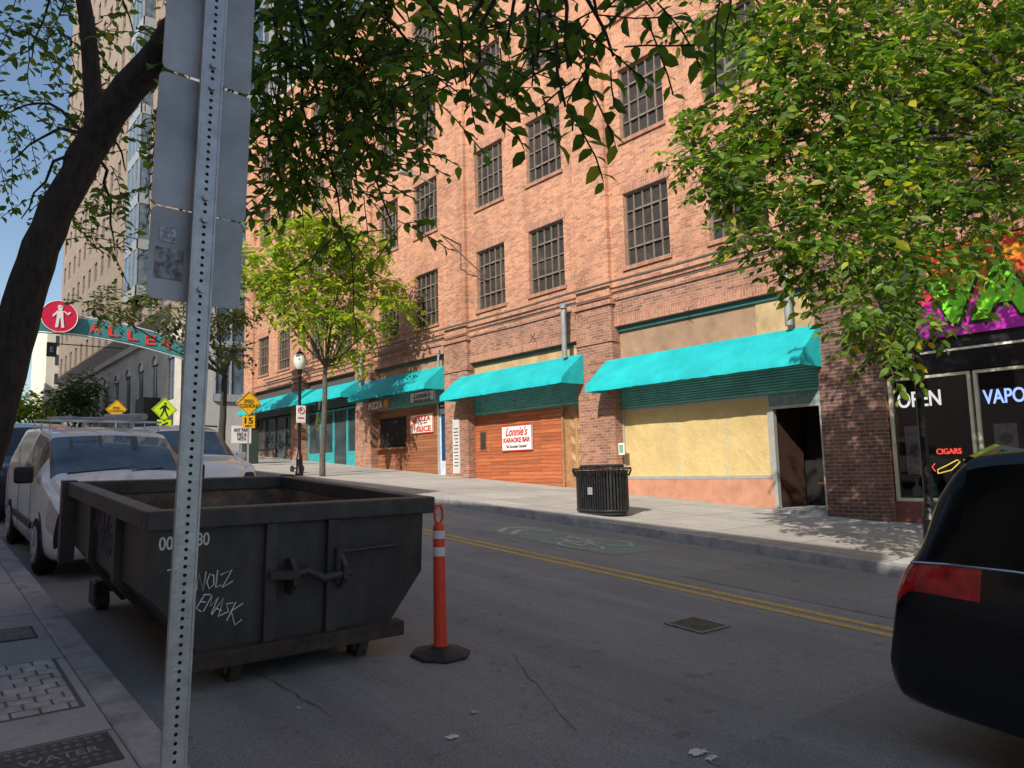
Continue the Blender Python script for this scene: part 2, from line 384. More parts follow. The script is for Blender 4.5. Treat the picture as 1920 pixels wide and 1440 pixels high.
def grid_window(w,h,nc,nr,m_f,m_g,parent,x,y,z,sill=True,rec=.12):
    f=MB(); t=.05; q=.017
    f.box(-.02,.05,0,w,0,t); f.box(-.02,.05,0,w,h-t,h); f.box(-.02,.05,0,t,t,h-t); f.box(-.02,.05,w-t,w,t,h-t)
    for i in range(1,nc): f.box(-.01,.03,i*w/nc-q,i*w/nc+q,t,h-t)
    for j in range(1,nr): f.box(-.012,.032,t,w-t,j*h/nr-q,j*h/nr+q)
    if nr>=4: 
        for jj in (1,3): f.box(-.03,-.011,w/nc,w/nc*(nc-1),jj*h/nr-.026,jj*h/nr+.026)
        for ii in (1,nc-1): f.box(-.03,-.012,ii*w/nc-.026,ii*w/nc+.026,h/nr+.0265,3*h/nr-.0265)
    wo=f.build('window',m_f,parent,local=True); g_=MB().box(.035,.045,.01,w-.01,.01,h-.01).build('pane',m_g,wo,local=True)
    if sill:
        MB().box(-rec-.06,.03,-.06,w+.06,-.1,-.002).build('sill',sold,wo,local=True)
        MB().box(-rec-.012,-rec-.002,-.1,w+.1,h+.003,h+.22).build('lintel',sold,wo,local=True)
    wo.location=Vector((x,y,z))-ORG[parent.name]; return wo
def meshpane():
    m,t,b=nt('wire_mesh_pane'); v=coords(t); 
    oi=N(t,'ShaderNodeObjectInfo'); av=N(t,'ShaderNodeVectorMath',operation='ADD'); lk(t,v,av.inputs[0]); sc2=N(t,'ShaderNodeVectorMath',operation='SCALE'); lk(t,oi.outputs['Location'],sc2.inputs[0]); sc2.inputs['Scale'].default_value=.37; lk(t,sc2.outputs[0],av.inputs[1])
    f=noise(t,av.outputs[0],.9,5,.7); c=ramp(t,f,[(.3,(.018,.016,.014)),(.55,(.045,.038,.032)),(.75,(.085,.07,.058))])
    wv=N(t,'ShaderNodeTexVoronoi'); wv.inputs['Scale'].default_value=26; lk(t,v,wv.inputs['Vector'])
    c=mixc(t,'MULTIPLY',.5,c,ramp(t,wv.outputs['Distance'],[(.2,.6),(.7,1.5)]))
    lk(t,c,b.inputs['Base Color']); b.inputs['Roughness'].default_value=.35; return m
pane_m=meshpane()
protos={}
for (a,b,c,d) in wins:
    w=round(b-a,2)
    if w not in protos: protos[w]=grid_window(w,d-c,5,4,darkst,pane_m,bld,X0+.10,a,c,rec=.10); continue
    p=protos[w]; q=p.copy(); C.objects.link(q); q.location=Vector((X0+.10,a,c))-ORG[bld.name]
    for ch in list(p.children):
        e=ch.copy(); C.objects.link(e); e.parent=q
# storefronts --------------------------------
teal=pm('teal_metal',(.12,.38,.35),.5,.0,.25,3); tealdk=pm('dark_teal_paint',(.04,.15,.14),.5,0,.2)
tan=pm('tan_plywood',(.48,.35,.18),.8,0,.28,2.2,.1); tan2=pm('brown_board',(.34,.22,.14),.8,0,.25,2)
def paperm():
    m,t,b=nt('brown_paper'); v=coords(t)
    c=ramp(t,noise(t,v,.9,7,.7),[(.3,(.50,.36,.15)),(.7,(.70,.53,.24))]); lk(t,c,b.inputs['Base Color']); b.inputs['Roughness'].default_value=.5
    bump(t,b,noise(t,v,2.2,8,.7),.8,.08); return m
paper=paperm()
def plankm(name,c,w=.11):
    m,t,b=nt(name); v=coords(t); br=N(t,'ShaderNodeTexBrick'); br.offset=.37
    sx=N(t,'ShaderNodeSeparateXYZ'); lk(t,v,sx.inputs[0]); cb=N(t,'ShaderNodeCombineXYZ'); lk(t,sx.outputs[1],cb.inputs[0]); lk(t,sx.outputs[2],cb.inputs[1]); lk(t,cb.outputs[0],br.inputs['Vector'])
    br.inputs['Scale'].default_value=1; br.inputs['Brick Width'].default_value=2.4; br.inputs['Row Height'].default_value=w; br.inputs['Mortar Size'].default_value=.005
    br.inputs['Color1'].default_value=(*c,1); br.inputs['Color2'].default_value=(c[0]*.65,c[1]*.6,c[2]*.6,1); br.inputs['Mortar'].default_value=(.03,.012,.006,1)
    mp=N(t,'ShaderNodeMapping'); mp.inputs['Scale'].default_value=(1,1,14); lk(t,v,mp.inputs[0])
    cc=mixc(t,'MULTIPLY',.6,br.outputs['Color'],ramp(t,noise(t,mp.outputs[0],2,6),[(.3,.55),(.7,1.3)]))
    lk(t,cc,b.inputs['Base Color']); b.inputs['Roughness'].default_value=.6; return m
wood=plankm('stained_planks',(.55,.16,.06)); wooddk=plankm('brown_planks',(.38,.15,.065))
def corr(mb,x,y0,y1,z0,z1,pitch=.07,vert=False):
    if not vert:
        z=z0
        while z<z1-.01: mb.prism([(x,y0,z),(x-.02,y0,z+pitch*.35),(x-.02,y0,z+pitch*.7),(x,y0,min(z+pitch,z1))],(0,y1-y0,0)); z+=pitch
    else:
        y=y0
        while y<y1-.01: mb.prism([(x,y,z0),(x-.02,y+pitch*.35,z0),(x-.02,y+pitch*.7,z0),(x,y+pitch,z0)],(0,0,z1-z0)); y+=pitch
xs=X0+.16
def front(i): return PH[i]+.005,PL[i+1]-.005
a,b=front(3)
MB().box(xs+.02,xs+.1,a,b,2.55,3.55).build('upper_board',tan2,bld); MB().box(xs-.005,xs+.018,a,a+1.5,2.5,3.5).build('upper_board',tan,bld)
MB().box(xs-.06,xs+.1,a,b,3.46,3.575).build('header_trim',tealdk,bld)
mb=MB(); corr(mb,xs-.02,a,b,1.45,2.3,.06); mb.box(xs-.02,xs+.1,a,b,1.42,2.5); mb.build('shutter_box',teal,bld)
dy=a+1.30
mb=MB(); corr(mb,xs-.0,a,dy,1.17,1.40,.05,True); mb.box(xs,xs+.1,a,dy,1.17,1.415); mb.build('door_transom',pm('grey_teal',(.25,.36,.34),.5),bld)
MB().box(xs+.03,xs+.06,dy+.06,b-.04,-.3,1.36).build('papered_window',paper,bld)
tp=pm('blue_tape',(.36,.48,.45),.6)
for y in (dy+1.15,dy+2.55): MB().box(xs+.026,xs+.029,y-.007,y+.007,-.3,1.36).build('tape_strip',tp,bld)
fr=MB(); fm=pm('aluminium_frame',(.5,.5,.47),.35,.4,.1)
fr.box(xs-.03,xs+.08,dy,b,1.36,1.419); fr.box(xs-.03,xs+.08,dy,b,-.37,-.3); fr.box(xs-.03,xs+.08,dy,dy+.06,-.299,1.359); fr.box(xs-.03,xs+.08,b-.04,b,-.299,1.359); fr.build('window_frame',fm,bld)
MB().box(xs-.02,xs+.1,dy+.0,b,-1.6,-.371).build('stall_riser',pm('terracotta_tile',(.50,.24,.15),.7,0,.2,3),bld)
fr=MB(); fr.box(xs-.04,xs+.08,a+.10,a+.17,-1.3,1.165); fr.box(xs-.04,xs+.08,dy-.09,dy-.005,-1.3,1.165); fr.box(xs-.04,xs+.08,a+.171,dy-.091,1.10,1.165); fr.build('door_frame',fm,bld)
MB().box(xs-.02,xs+.08,a,a+.099,-1.3,1.165).build('door_side_panel',teal,bld)
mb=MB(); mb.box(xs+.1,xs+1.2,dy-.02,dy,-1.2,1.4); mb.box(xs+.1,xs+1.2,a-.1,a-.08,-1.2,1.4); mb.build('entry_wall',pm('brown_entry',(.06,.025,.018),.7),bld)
MB().box(xs+.5,xs+.9,a,a+.6,-.5,-.45).build('entry_shelf',wooddk,bld)
MB().box(xs-.5,xs+1.2,a,dy-.05,-1.6+S*a-.04,-1.6+S*a+.1).build('doorstep',kerbm,bld)
a,b=front(4)
MB().box(xs+.02,xs+.1,a,b,2.85,3.42).build('upper_board',tan,bld); MB().box(xs-.05,xs+.1,a,b,3.33,3.415).build('header_trim',tealdk,bld)
mb=MB(); corr(mb,xs-.02,a,b,1.74,2.7,.06); mb.box(xs-.02,xs+.1,a,b,1.7,2.84); mb.build('shutter_box',teal,bld)
dy=a+.95
MB().box(xs,xs+.08,dy+.05,b,-.45,1.695).build('plank_wall',wood,bld)
MB().box(xs-.02,xs+.08,dy+.0,b,-1.5,-.451).build('plank_wall_base',wooddk,bld)
mb=MB(); mb.box(xs+.06,xs+.1,a,dy,-1.2,1.695); d=mb.build('door',pm('oak_door',(.36,.19,.09),.5,0,.35,5),bld)
mb=MB()
for s in (-1,1):
    for z0 in (.1,.55,1.0):
        mb.prism([(xs+.045,a+.475+s*.04,z0),(xs+.045,a+.475+s*.22,z0+.12),(xs+.045,a+.475+s*.25,z0+.3),(xs+.045,a+.475+s*.08,z0+.2)],(.016,0,0))
mb.prism([(xs+.043,a+.455,-.4),(xs+.043,a+.495,-.4),(xs+.043,a+.49,1.45),(xs+.043,a+.46,1.45)],(.016,0,0))
mb.build('carving',pm('carved_wood',(.52,.33,.16),.5),d)
MB().box(xs-.03,xs+.1,dy+.001,dy+.05,-1.2,1.694).build('door_jamb',pm('frame_wood',(.35,.2,.1),.6),bld)
f=MB().box(xs-.02,xs-.001,b-.6,b-.25,.55,1.2).build('small_window_frame',wooddk,bld); MB().box(xs-.03,xs-.022,b-.56,b-.29,.6,1.15).build('pane',paneg,f)
a,b=front(5)
MB().box(xs+.02,xs+.1,a,b,3.2,3.95).build('upper_board',tan2,bld); MB().box(xs-.05,xs+.1,a,b,3.85,3.945).build('header_trim',tealdk,bld)
mb=MB(); corr(mb,xs-.02,a,b,2.35,3.1,.06); mb.box(xs-.02,xs+.1,a,b,2.3,3.19); mb.build('shutter_box',teal,bld)
d=MB().box(xs+.04,xs+.08,a+.1,a+.82,-.6,2.1).build('door',pm('white_door',(.55,.6,.68),.4),bld); MB().box(xs+.03,xs+.038,a+.2,a+.72,.3,1.9).build('pane',glassm('blue_pane',(.02,.05,.12),.1),d)
MB().box(xs-.02,xs+.09,a+.821,a+.9,-.7,2.29).build('door_jamb',fm,bld)
MB().box(xs,xs+.08,a+.901,b,-1.2,2.29).build('plank_wall',wooddk,bld)
MB().box(xs-.02,xs-.001,a+3.0,b-.2,.9,2.0).build('serving_hatch',dark,bld)
MB().box(xs-.25,xs-.0205,a+2.9,b-.1,.8,.86).build('hatch_counter',wooddk,bld)
shopg=glassm('shop_glass',(.04,.055,.06),.06); tealf=pm('teal_frame',(.04,.34,.36),.45)
for i,zt in ((6,2.7),(7,2.8)):
    a,b=front(i); b=min(b,BY1-.5)
    MB().box(xs+.02,xs+.1,a,b,zt+.06,tops[i]).build('fascia_board',pm('dark_fascia',(.08,.085,.085),.6),bld)
    g0=wz(a); nn=4; w=(b-a)/nn
    for k in range(nn):
        y0=a+k*w; f=MB(); zb=(g0+.55 if k!=1 else g0-.1)
        f.box(xs-.02,xs+.08,y0,y0+.07,zb,zt); f.box(xs-.02,xs+.08,y0+w-.07,y0+w-.002,zb,zt); f.box(xs-.02,xs+.08,y0+.071,y0+w-.071,zt-.07,zt); f.box(xs-.02,xs+.08,y0+.071,y0+w-.071,zb,zb+.1)
        fo=f.build('shop_window' if k!=1 else 'shop_door',tealf if i==6 else blackp,bld); MB().box(xs+.02,xs+.03,y0+.06,y0+w-.06,zb+.05,zt-.05).build('pane',shopg,fo)
        if k!=1: MB().box(xs-.01,xs+.07,y0,y0+w-.002,g0-.8,zb-.002).build('stall_riser',tealf if i==6 else brickd,bld)
a,b=front(2)
MB().box(xs-.06,xs+.1,a,b,1.9,3.74).build('fascia_board',blackp,bld)
MB().box(xs-.12,xs-.061,a,b,1.86,1.9).build('light_strip',pm('cream_strip',(.8,.75,.6),.4),bld)
MB().box(xs-.09,xs+.1,a,b,1.5,1.855).build('lower_fascia',pm('black_gloss',(.01,.01,.012),.15),bld)
cream=pm('cream_frame',(.66,.62,.46),.4,.1,.1)
bays=[(b-1.45,b-.04),(b-3.0,b-1.5),(a+.02,b-3.05)]
def clearglass():
    m,t,bb=nt('shop_clear_glass')
    tr=N(t,'ShaderNodeBsdfTransparent'); tr.inputs[0].default_value=(.8,.82,.84,1); gl=N(t,'ShaderNodeBsdfGlossy'); gl.inputs['Roughness'].default_value=.03
    mx=N(t,'ShaderNodeMixShader'); fz=N(t,'ShaderNodeFresnel'); fz.inputs[0].default_value=1.7; lk(t,fz.outputs[0],mx.inputs[0]); lk(t,tr.outputs[0],mx.inputs[1]); lk(t,gl.outputs[0],mx.inputs[2])
    lk(t,mx.outputs[0],t.nodes['Material Output'].inputs[0]); return m
vg=clearglass()
for (p,q) in bays:
    f=MB(); f.box(xs-.06,xs+.04,p,p+.05,-.8,1.48); f.box(xs-.06,xs+.04,q-.05,q,-.8,1.48); f.box(xs-.06,xs+.04,p+.051,q-.051,1.43,1.48); f.box(xs-.06,xs+.04,p+.051,q-.051,-.8,-.74)
    fo=f.build('shop_window',cream,bld); MB().box(xs,xs+.008,p+.04,q-.04,-.76,1.45).build('pane',vg,fo)
MB().box(xs-.05,xs+.1,a,b,-2,-.802).build('stall_riser',pm('red_brown_tile',(.20,.07,.05),.5),bld)
MB().box(xs+.12,xs+1.1,a,b,-.75,-.72).build('display_shelf',pm('shelf_teal',(.05,.3,.33),.5),bld)
a2,b2=front(1); MB().box(xs,xs+.1,a2,b2,-3,3.5).build('shopfront_panel',tealdk,bld)
for (yy,z0,z1,r) in ((14.75,2.95,4.35,.075),(8.05,2.75,3.75,.08),(26.5,3.4,4.6,.08),(21.3,3.3,4.0,.04)):
    mb=MB(); mb.tube([(X0-.1-.22*(r>.05),yy,z0),(X0-.1-.22*(r>.05),yy,z1-.15),(X0-.05-.22*(r>.05),yy,z1)],r,12); mb.cyl((X0-.32 if r>.05 else X0-.1,yy,z1-.02),(X0-.32 if r>.05 else X0-.1,yy,z1+.1),r*1.3,n=12); mb.build('vent_pipe',pipem,bld,smooth=True)
q0=FA(868,462)
mb=MB(); mb.tube([(X0,q0.y,q0.z),(13.0,q0.y-.6,q0.z+.02)],.025,6); mb.tube([(X0,q0.y-1.3,q0.z-1.4),(13.0,q0.y-.6,q0.z+.02)],.02,6); mb.build('sign_bracket',pm('rusty_arm',(.12,.07,.05),.7),bld)
for (u,v) in ((1000,632),(1290,585)):
    q=FA(u,v); mb=MB(); mb.tube([(X0-.03,q.y-.1,q.z-.1),(X0-.03,q.y+.1,q.z+.1)],.008,5); mb.tube([(X0-.03,q.y+.1,q.z-.1),(X0-.03,q.y-.1,q.z+.1)],.008,5)
    mb.build('wall_anchor',blackp,bld)
mb=MB(); q=FA(812,340); mb.tube([(X0,q.y,q.z-.1),(X0-.8,q.y,q.z+.05)],.03,6); mb.box(X0-1.4,X0-.8,q.y-.12,q.y+.12,q.z-.02,q.z+.1); mb.build('wall_lamp',alum,bld,bevel=.03)
# ------------------------------------------------------------ awnings
def fabric():
    m,t,b=nt('turquoise_canvas'); v=coords(t)
    c=ramp(t,noise(t,v,1.4,7,.65),[(.3,(.004,.36,.38)),(.7,(.012,.54,.56))]); lk(t,c,b.inputs['Base Color']); b.inputs['Roughness'].default_value=.6
    bump(t,b,noise(t,v,5,6,.6),.5,.03)
    return m
fab=fabric()
aw=[(7.5,13.35,2.70,1.84,'nearest and widest turquoise awning, over the brown-papered shop window'),(14.2,19.95,3.0,2.18,'turquoise awning over the orange plank karaoke bar front'),
(20.85,26.35,3.5,2.68,'turquoise awning with dappled shade over the pizza counter'),(26.95,31.0,3.65,2.95,'short turquoise awning beyond the pizza counter, behind the slim street tree'),(31.3,38.6,3.75,2.98,'farthest turquoise awning near the left end of the brick building')]
for (y0,y1,zt,zf,lab) in aw:
    o=T('awning',lab,'awning',(X0,(y0+y1)/2,zf),group='turquoise shop awnings')
    pr=.8; xw=X0-.17; ny=int((y1-y0)*6); mb=MB(); idx={}
    prof=[(xw,zt),(xw-pr*.35,zt-(zt-zf-.16)*.33),(xw-pr*.7,zt-(zt-zf-.16)*.68),(xw-pr,zf+.16),(xw-pr-.01,zf)]
    for j in range(ny+1):
        y=y0+(y1-y0)*j/ny; rib=abs(((y-y0)%1.4)/1.4-.5)*2
        for i,(x,z) in enumerate(prof):
            sag=-.035*(1-rib**2)*(1 if i in(1,2) else .25)+U(-.007,.007)
            idx[i,j]=len(mb.v); mb.v.append(Vector((x+(U(-.018,.018) if i==4 else 0),y,z+sag*(i!=0))))
    for j in range(ny):
        for i in range(4): mb.f.append([idx[i,j],idx[i+1,j],idx[i+1,j+1],idx[i,j+1]])
    mb.build('canopy',fab,o,smooth=True,angle=60,recalc=False)
    for y in (y0,y1):
        MB().quad(*[(p[0],y,p[1]) for p in prof]+[(xw,y,zf)]).build('end_panel',fab,o)
    mb=MB()
    k=y0+.02
    while k<=y1: mb.tube([(xw,k,zt-.03),(xw-pr+.02,k,zf+.13),(xw,k,zf+.1)],.014,5); k+=(y1-y0-.04)/4-.001
    mb.tube([(xw-pr+.02,y0+.02,zf+.1),(xw-pr+.02,y1-.02,zf+.1)],.016,5); mb.build('frame',steel,o)
# ------------------------------------------------------------ signs on facade
def board(name,label,y0,y1,z0,z1,m,x=X0+.13,th=.03,cat='sign',rim=None):
    o=T(name,label,cat,(x,(y0+y1)/2,z0)); b=MB().box(x-th,x,y0,y1,z0,z1).build('panel',m,o,bevel=.004)
    if rim:
        mb=MB(); t=.03
        mb.box(x-th-.006,x-th-.001,y0,y1,z0,z0+t); mb.box(x-th-.006,x-th-.001,y0,y1,z1-t,z1); mb.box(x-th-.006,x-th-.001,y0,y0+t,z0+t+.001,z1-t-.001); mb.box(x-th-.006,x-th-.001,y1-t,y1,z0+t+.001,z1-t-.001); mb.build('border',rim,o)
    return o,b
o,b=board('karaoke_sign',"white and red Lonnie's Karaoke Bar board on orange planks",16.7,18.15,.5,1.28,white,rim=redp)
x=X0+.13-.035
txt('lettering',"Lonnie's",(x,17.42,1.09),1.05,.27,redp,b,'F',.02,.35)
txt('lettering',"KARAOKE BAR",(x-.003,17.42,.83),1.25,.15,redp,b,'F',.03); txt('lettering','"Its Karaoke Outside"',(x,17.42,.64),1.0,.09,blackp,b,'F',.01,.2)
o,b=board('pizza_slice_sign','white and red PIZZA by the SLICE board beside the blue door',22.0,23.5,1.3,2.0,pm('cream_board',(.76,.70,.62),.5,0,.08),rim=redp)
txt('lettering',"PIZZA",(x,22.62,1.83),.95,.2,redp,b,'F',.03); txt('lettering',"by the",(x,22.6,1.66),.45,.09,blackp,b,'F',.01,.3); txt('lettering',"SLICE",(x,22.6,1.46),.95,.2,redp,b,'F',.03)
MB().prism([(x,23.42,1.9),(x,23.05,1.9),(x,23.2,1.45)],(-.004,0,0)).build('slice_emblem',pm('slice_red',(.6,.12,.03),.5),b)
o,b=board('pizza_fascia_sign',"dark PIZZA board with round pie emblem hanging under the third awning",24.3,26.1,2.3,2.7,pm('maroon_board',(.30,.12,.08),.5),x=X0-.25)
x=X0-.25-.034; txt('lettering',"PIZZA",(x,25.4,2.5),1.1,.26,white,b,'F',.03); MB().cyl((x,24.6,2.5),(x-.006,24.6,2.5),.17,n=20).build('pie_emblem',pm('pie',(.65,.3,.08),.5,0,.5,18),b)
o,b=board('bar_fascia_sign',"white Lonnie's board in black script under the third awning",21.3,22.9,2.35,2.75,white,x=X0-.25,rim=blackp)
txt('lettering',"Lonnie's",(x,22.1,2.6),1.1,.2,blackp,b,'F',.01,.35); txt('lettering',"WESTERN ROOM",(x,22.1,2.42),1.1,.07,blackp,b,'F',.01)
o,b=board('menu_board','narrow white menu panel on the brick pier between karaoke and pizza fronts',20.0,20.38,-.15,1.65,pm('menu_white',(.58,.56,.53),.5,0,.2,9),x=X0-.165)
for k in range(12): MB().box(X0-.199,X0-.196,20.06,20.32-U(0,.1),1.3-k*.11,1.33-k*.11).build('printed_line',blackp,b)
o,b=board('white_notice','small white notice taped low beside the papered window',12.83,13.02,.25,.55,white,x=X0-.165)
MB().box(X0-.2,X0-.197,12.86,12.99,.3,.5).build('printed_patch',pm('green_print',(.2,.4,.25),.5),b)
o,b=board('door_notice','small black and white Lonnie\'s notice above the blue pizza door',20.98,21.7,2.12,2.28,blackp,x=X0+.18)
txt('lettering',"Lonnie's",(X0+.145,21.34,2.2),.5,.1,white,b,'F',.01,.3)
def vapebg():
    m,t,b=nt('vape_sign_print'); v=coords(t); sx=N(t,'ShaderNodeSeparateXYZ'); lk(t,v,sx.inputs[0])
    ad=N(t,'ShaderNodeMath',operation='MULTIPLY_ADD'); ad.inputs[1].default_value=.4; lk(t,noise(t,v,4,4),ad.inputs[0]); lk(t,sx.outputs[2],ad.inputs[2])
    dv=N(t,'ShaderNodeMath',operation='DIVIDE'); lk(t,ad.outputs[0],dv.inputs[0]); dv.inputs[1].default_value=1.8
    lk(t,ramp(t,dv.outputs[0],[(.1,(.50,.03,.42)),(.38,(.68,.03,.48)),(.50,(.75,.03,.12)),(.68,(.85,.10,.02)),(.85,(.95,.45,.03))]),b.inputs['Base Color']); b.inputs['Roughness'].default_value=.4; return m
xv=xs-.1
o=T('vape_shop_sign','magenta and orange sign with big bubbly green VAPE letters','sign',(xv,4,2.15)); pn=MB().box(xv-.05,xv,.9,5.75,2.12,3.72).build('panel',vapebg(),o)
grn=pm('slime_green',(.24,.80,.03),.4,0,.15); org=pm('drip_red',(.75,.05,.015),.4,0,.3)
txt('lettering_shadow',"VAPE",(xv-.06,4.10,2.78),3.0,1.02,blackp,pn,'F',.085,ext=.004); txt('lettering',"VAPE",(xv-.07,4.10,2.80),2.9,.94,grn,pn,'F',.055,ext=.006)
pts=[(xv-.06,5.74,3.71)]; y=5.74
while y>1.0:
    w=U(.12,.2); dp=U(.08,.3); pts+=[(xv-.06,y-w*.15,3.58-dp*.3),(xv-.06,y-w*.35,3.58-dp),(xv-.06,y-w*.6,3.58-dp),(xv-.06,y-w*.85,3.58-dp*.25)]; y-=w
pts+=[(xv-.06,y,3.71)]; MB().prism(pts,(-.004,0,0)).build('drips',org,pn)
neonw=glow('neon_white',(1,.95,.9),1.3); neonb=glow('neon_blue',(.35,.5,1),2.2); neonr=glow('neon_red',(1,.08,.05),2); neony=glow('neon_yellow',(1,.7,.1),1.5)
xn=xs+.06
def neon(name,label,body,u0,u1,v,h,m,x=xn):
    p0=FA(u0,v,x); p1=FA(u1,v,x); c=(p0+p1)/2; o=T(name,label,'neon sign',(x,c.y,c.z-h/2)); txt('lettering',body,(x,c.y,c.z),abs(p0.y-p1.y),h,m,o,'F',.01,ext=.01)
    MB().box(x+.012,x+.02,min(p0.y,p1.y)-.05,max(p0.y,p1.y)+.05,c.z-.01,c.z+.01).build('mounting_bar',blackp,o); return o
neon('open_sign','white OPEN letters glowing in the vape shop window','OPEN',1683,1764,748,.29,neonw)
neon('vapor_sign','blue VAPOR letters in the shop window at right edge','VAPOR',1843,1944,741,.25,neonb)
neon('cigars_sign','small red CIGARS neon low in the vape shop window','CIGARS',1756,1803,846,.10,neonr)
q=FA(1778,875,xn); o=T('cigar_neon','yellow and red cigar-shaped neon below the CIGARS letters','neon sign',(xn,q.y,q.z-.1))
MB().tube([(xn,q.y+.18,q.z-.12),(xn,q.y-.05,q.z-.06),(xn,q.y-.2,q.z+.08),(xn,q.y-.16,q.z+.12),(xn,q.y+.03,q.z+.02),(xn,q.y+.18,q.z-.05),(xn,q.y+.18,q.z-.12)],.01,6).build('outline',neony,o)
MB().tube([(xn,q.y+.22,q.z-.08),(xn,q.y+.27,q.z+.0),(xn,q.y+.22,q.z+.06)],.01,6).build('smoke',neonr,o)
q=FA(1860,862,xn); o=T('light_string','short string of coloured lights across the right shop window','light string',(xn,q.y,q.z))
for k,c_ in enumerate(((1,.1,.1),(.1,.5,1),(1,.8,.1),(.2,1,.2),(1,.1,.1),(.1,.5,1),(1,.8,.1))): MB().box(xn-.01,xn+.01,q.y-.42+k*.13,q.y-.34+k*.13,q.z-.02,q.z+.02).build('bulb',glow('bulb%d'%k,c_,1.6),o)
for (u0,u1,v0,v1,col,lab) in ((1695,1740,800,890,(.6,.6,.58),'pale printed poster low in the left vape window'),(1826,1852,780,905,(.5,.47,.45),'tall grey poster beside the window post in the vape shop'),(1862,1912,795,850,(.8,.75,.75),'white poster above the coloured light string'),(1668,1688,780,840,(.6,.3,.1),'small orange poster at left edge of the vape window')):
    p0=FA(u0,v0,xn+.12); p1=FA(u1,v1,xn+.12); o=T('poster',lab,'poster',(xn+.12,p0.y,p1.z)); pp=MB().box(xn+.12,xn+.125,p1.y,p0.y,p1.z,p0.z).build('sheet',pm('poster%d'%u0,col,.5,0,.6,11),o)
    MB().cyl((xn+.118,(p0.y+p1.y)/2,(p0.z+p1.z)/2),(xn+.119,(p0.y+p1.y)/2,(p0.z+p1.z)/2),abs(p0.y-p1.y)*.3,n=16).build('printed_disc',pm('pdisc%d'%u0,(.25,.3,.35),.5,0,.6,20),pp)
random.seed(5)
mc=[(.7,.7,.7),(.1,.6,.7),(.8,.1,.1),(.9,.75,.2),(.3,.3,.8),(.1,.7,.2)]
for k in range(16):
    y=6.15-k*.26; h=U(.15,.42); w=U(.05,.09)
    o=MB().lathe((xs+.2+U(0,.15),y,-.72),[(w,0),(w*1.1,h*.1),(w,h*.5),(w*.35,h*.65),(w*.3,h*.95),(w*.4,h)],12).build('glass_bottle',pm('merch%d'%(k%6),mc[k%6],.15,0,.2),loc=(xs+.2,y,-.72),smooth=True)
    tag(o,'small glass bottle on the vape shop window shelf, in a loose row','merchandise','merchandise on the vape shop window shelf')
# ------------------------------------------------------------ tower and far buildings
tw=T('stone_tower','tall tan tower with stone base and arched windows beyond the cross street','building',(X0,52,2))
tst=brickm('tower_ashlar',(.62,.57,.50),(.52,.48,.42),(.34,.31,.28),.3,False,1.4,.55); tbr=brickm('tower_tan_brick',(.31,.235,.18),(.25,.19,.15),(.27,.23,.19),.3,False,.6,.2)
tcols=[54.2+3.15*k for k in range(16)]; trows=[12.2+3.7*k for k in range(13)]
mb=MB(); th=[(y,y+1.25,z,z+2.0) for y in tcols for z in trows]; wallgrid(mb,X0,52,104,10.5,62,th,.25); mb.quad((X0,104,10),(X0+26,104,10),(X0+26,104,62),(X0,104,62)); mb.quad((X0+26,52,0),(X0+26,104,0),(X0+26,104,62),(X0+26,52,62)); mb.build('wall',tbr,tw,recalc=False)
MB().box(X0-.5,X0+26,51.7,104.3,62,63.2).build('cornice',tst,tw); MB().box(X0-.35,X0+.2,51.7,104.2,10.05,10.5).build('belt_course',tst,tw)
mb=MB(); ah=[(53.6+4.2*k,55.4+4.2*k,wz(52)+3.4,8.2) for k in range(12)]; sh=[(53.6+4.2*k,55.9+4.2*k,-2,wz(54+4.2*k)+2.7) for k in range(12)]
wallgrid(mb,X0-.1,52,104,-2,10.05,ah,.3); mb.build('stone_base',tst,tw,recalc=False)
tg=glassm('tower_window_glass',(.06,.075,.095),.15); tfr=pm('tower_window_frame',(.13,.13,.14),.5)
for a,b,c,d in ah:
    w=MB().quad((X0+.02,a,c),(X0+.02,b,c),(X0+.02,b,d),(X0+.02,a,d)).build('arched_window',tg,tw)
    arc=[(X0-.13,(a+b)/2+(b-a)/2*1.0*math.cos(t*math.pi/10),d-.02+.5*math.sin(t*math.pi/10)*1.4) for t in range(11)]
    MB().quad(*[(p[0]+.02,p[1],p[2]) for p in arc]).build('fanlight',tg,w); MB().tube([(p[0],p[1],p[2]) for p in arc],.1,6).build('arch_moulding',tst,w)
    MB().box(X0-.02,X0+.01,(a+b)/2-.04,(a+b)/2+.04,c,d).build('mullion',tfr,w)
for k,(a,b,c,d) in enumerate(sh):
    if k<11: MB().box(X0-.14,X0-.105,a,b,c+2.5,d).build('shop_window',tg,tw)
pw=MB(); pw.quad((.2,0,0),(.2,1.25,0),(.2,1.25,2.),(.2,0,2.)); pw=pw.build('window',tg,tw,local=True); q=MB().box(.12,.18,0,1.25,.96,1.04); q.box(.12,.18,.59,.66,0,.959); q.box(.12,.18,.59,.66,1.041,2); q=q.build('mullion',tfr,pw,local=True)
pw.location=Vector((X0,th[0][0],th[0][2]))-ORG[tw.name]
rest=MB()
ths=sorted(th,key=lambda h:(Vector((X0,h[0],h[2]))).length)
for k,(a,b,c,d) in enumerate(ths):
    if (a,c)==(th[0][0],th[0][2]): continue
    if k<98:
        e=pw.copy(); C.objects.link(e); e.location=Vector((X0,a,c))-ORG[tw.name]; f=q.copy(); C.objects.link(f); f.parent=e
    else: rest.quad((X0+.2,a,c),(X0+.2,b,c),(X0+.2,b,d),(X0+.2,a,d)); rest.box(X0+.12,X0+.18,a,b,c+.96,c+1.04)
o=rest.build('window',tg,tw); o['kind']='stuff'
MB().box(X0,X0+26,51.99,52.3,-2,62).build('end_wall',pm('tower_end',(.42,.40,.38),.8,0,.15,.4),tw)
gb=glassm('blue_glazing',(.13,.18,.23),.12,.3)
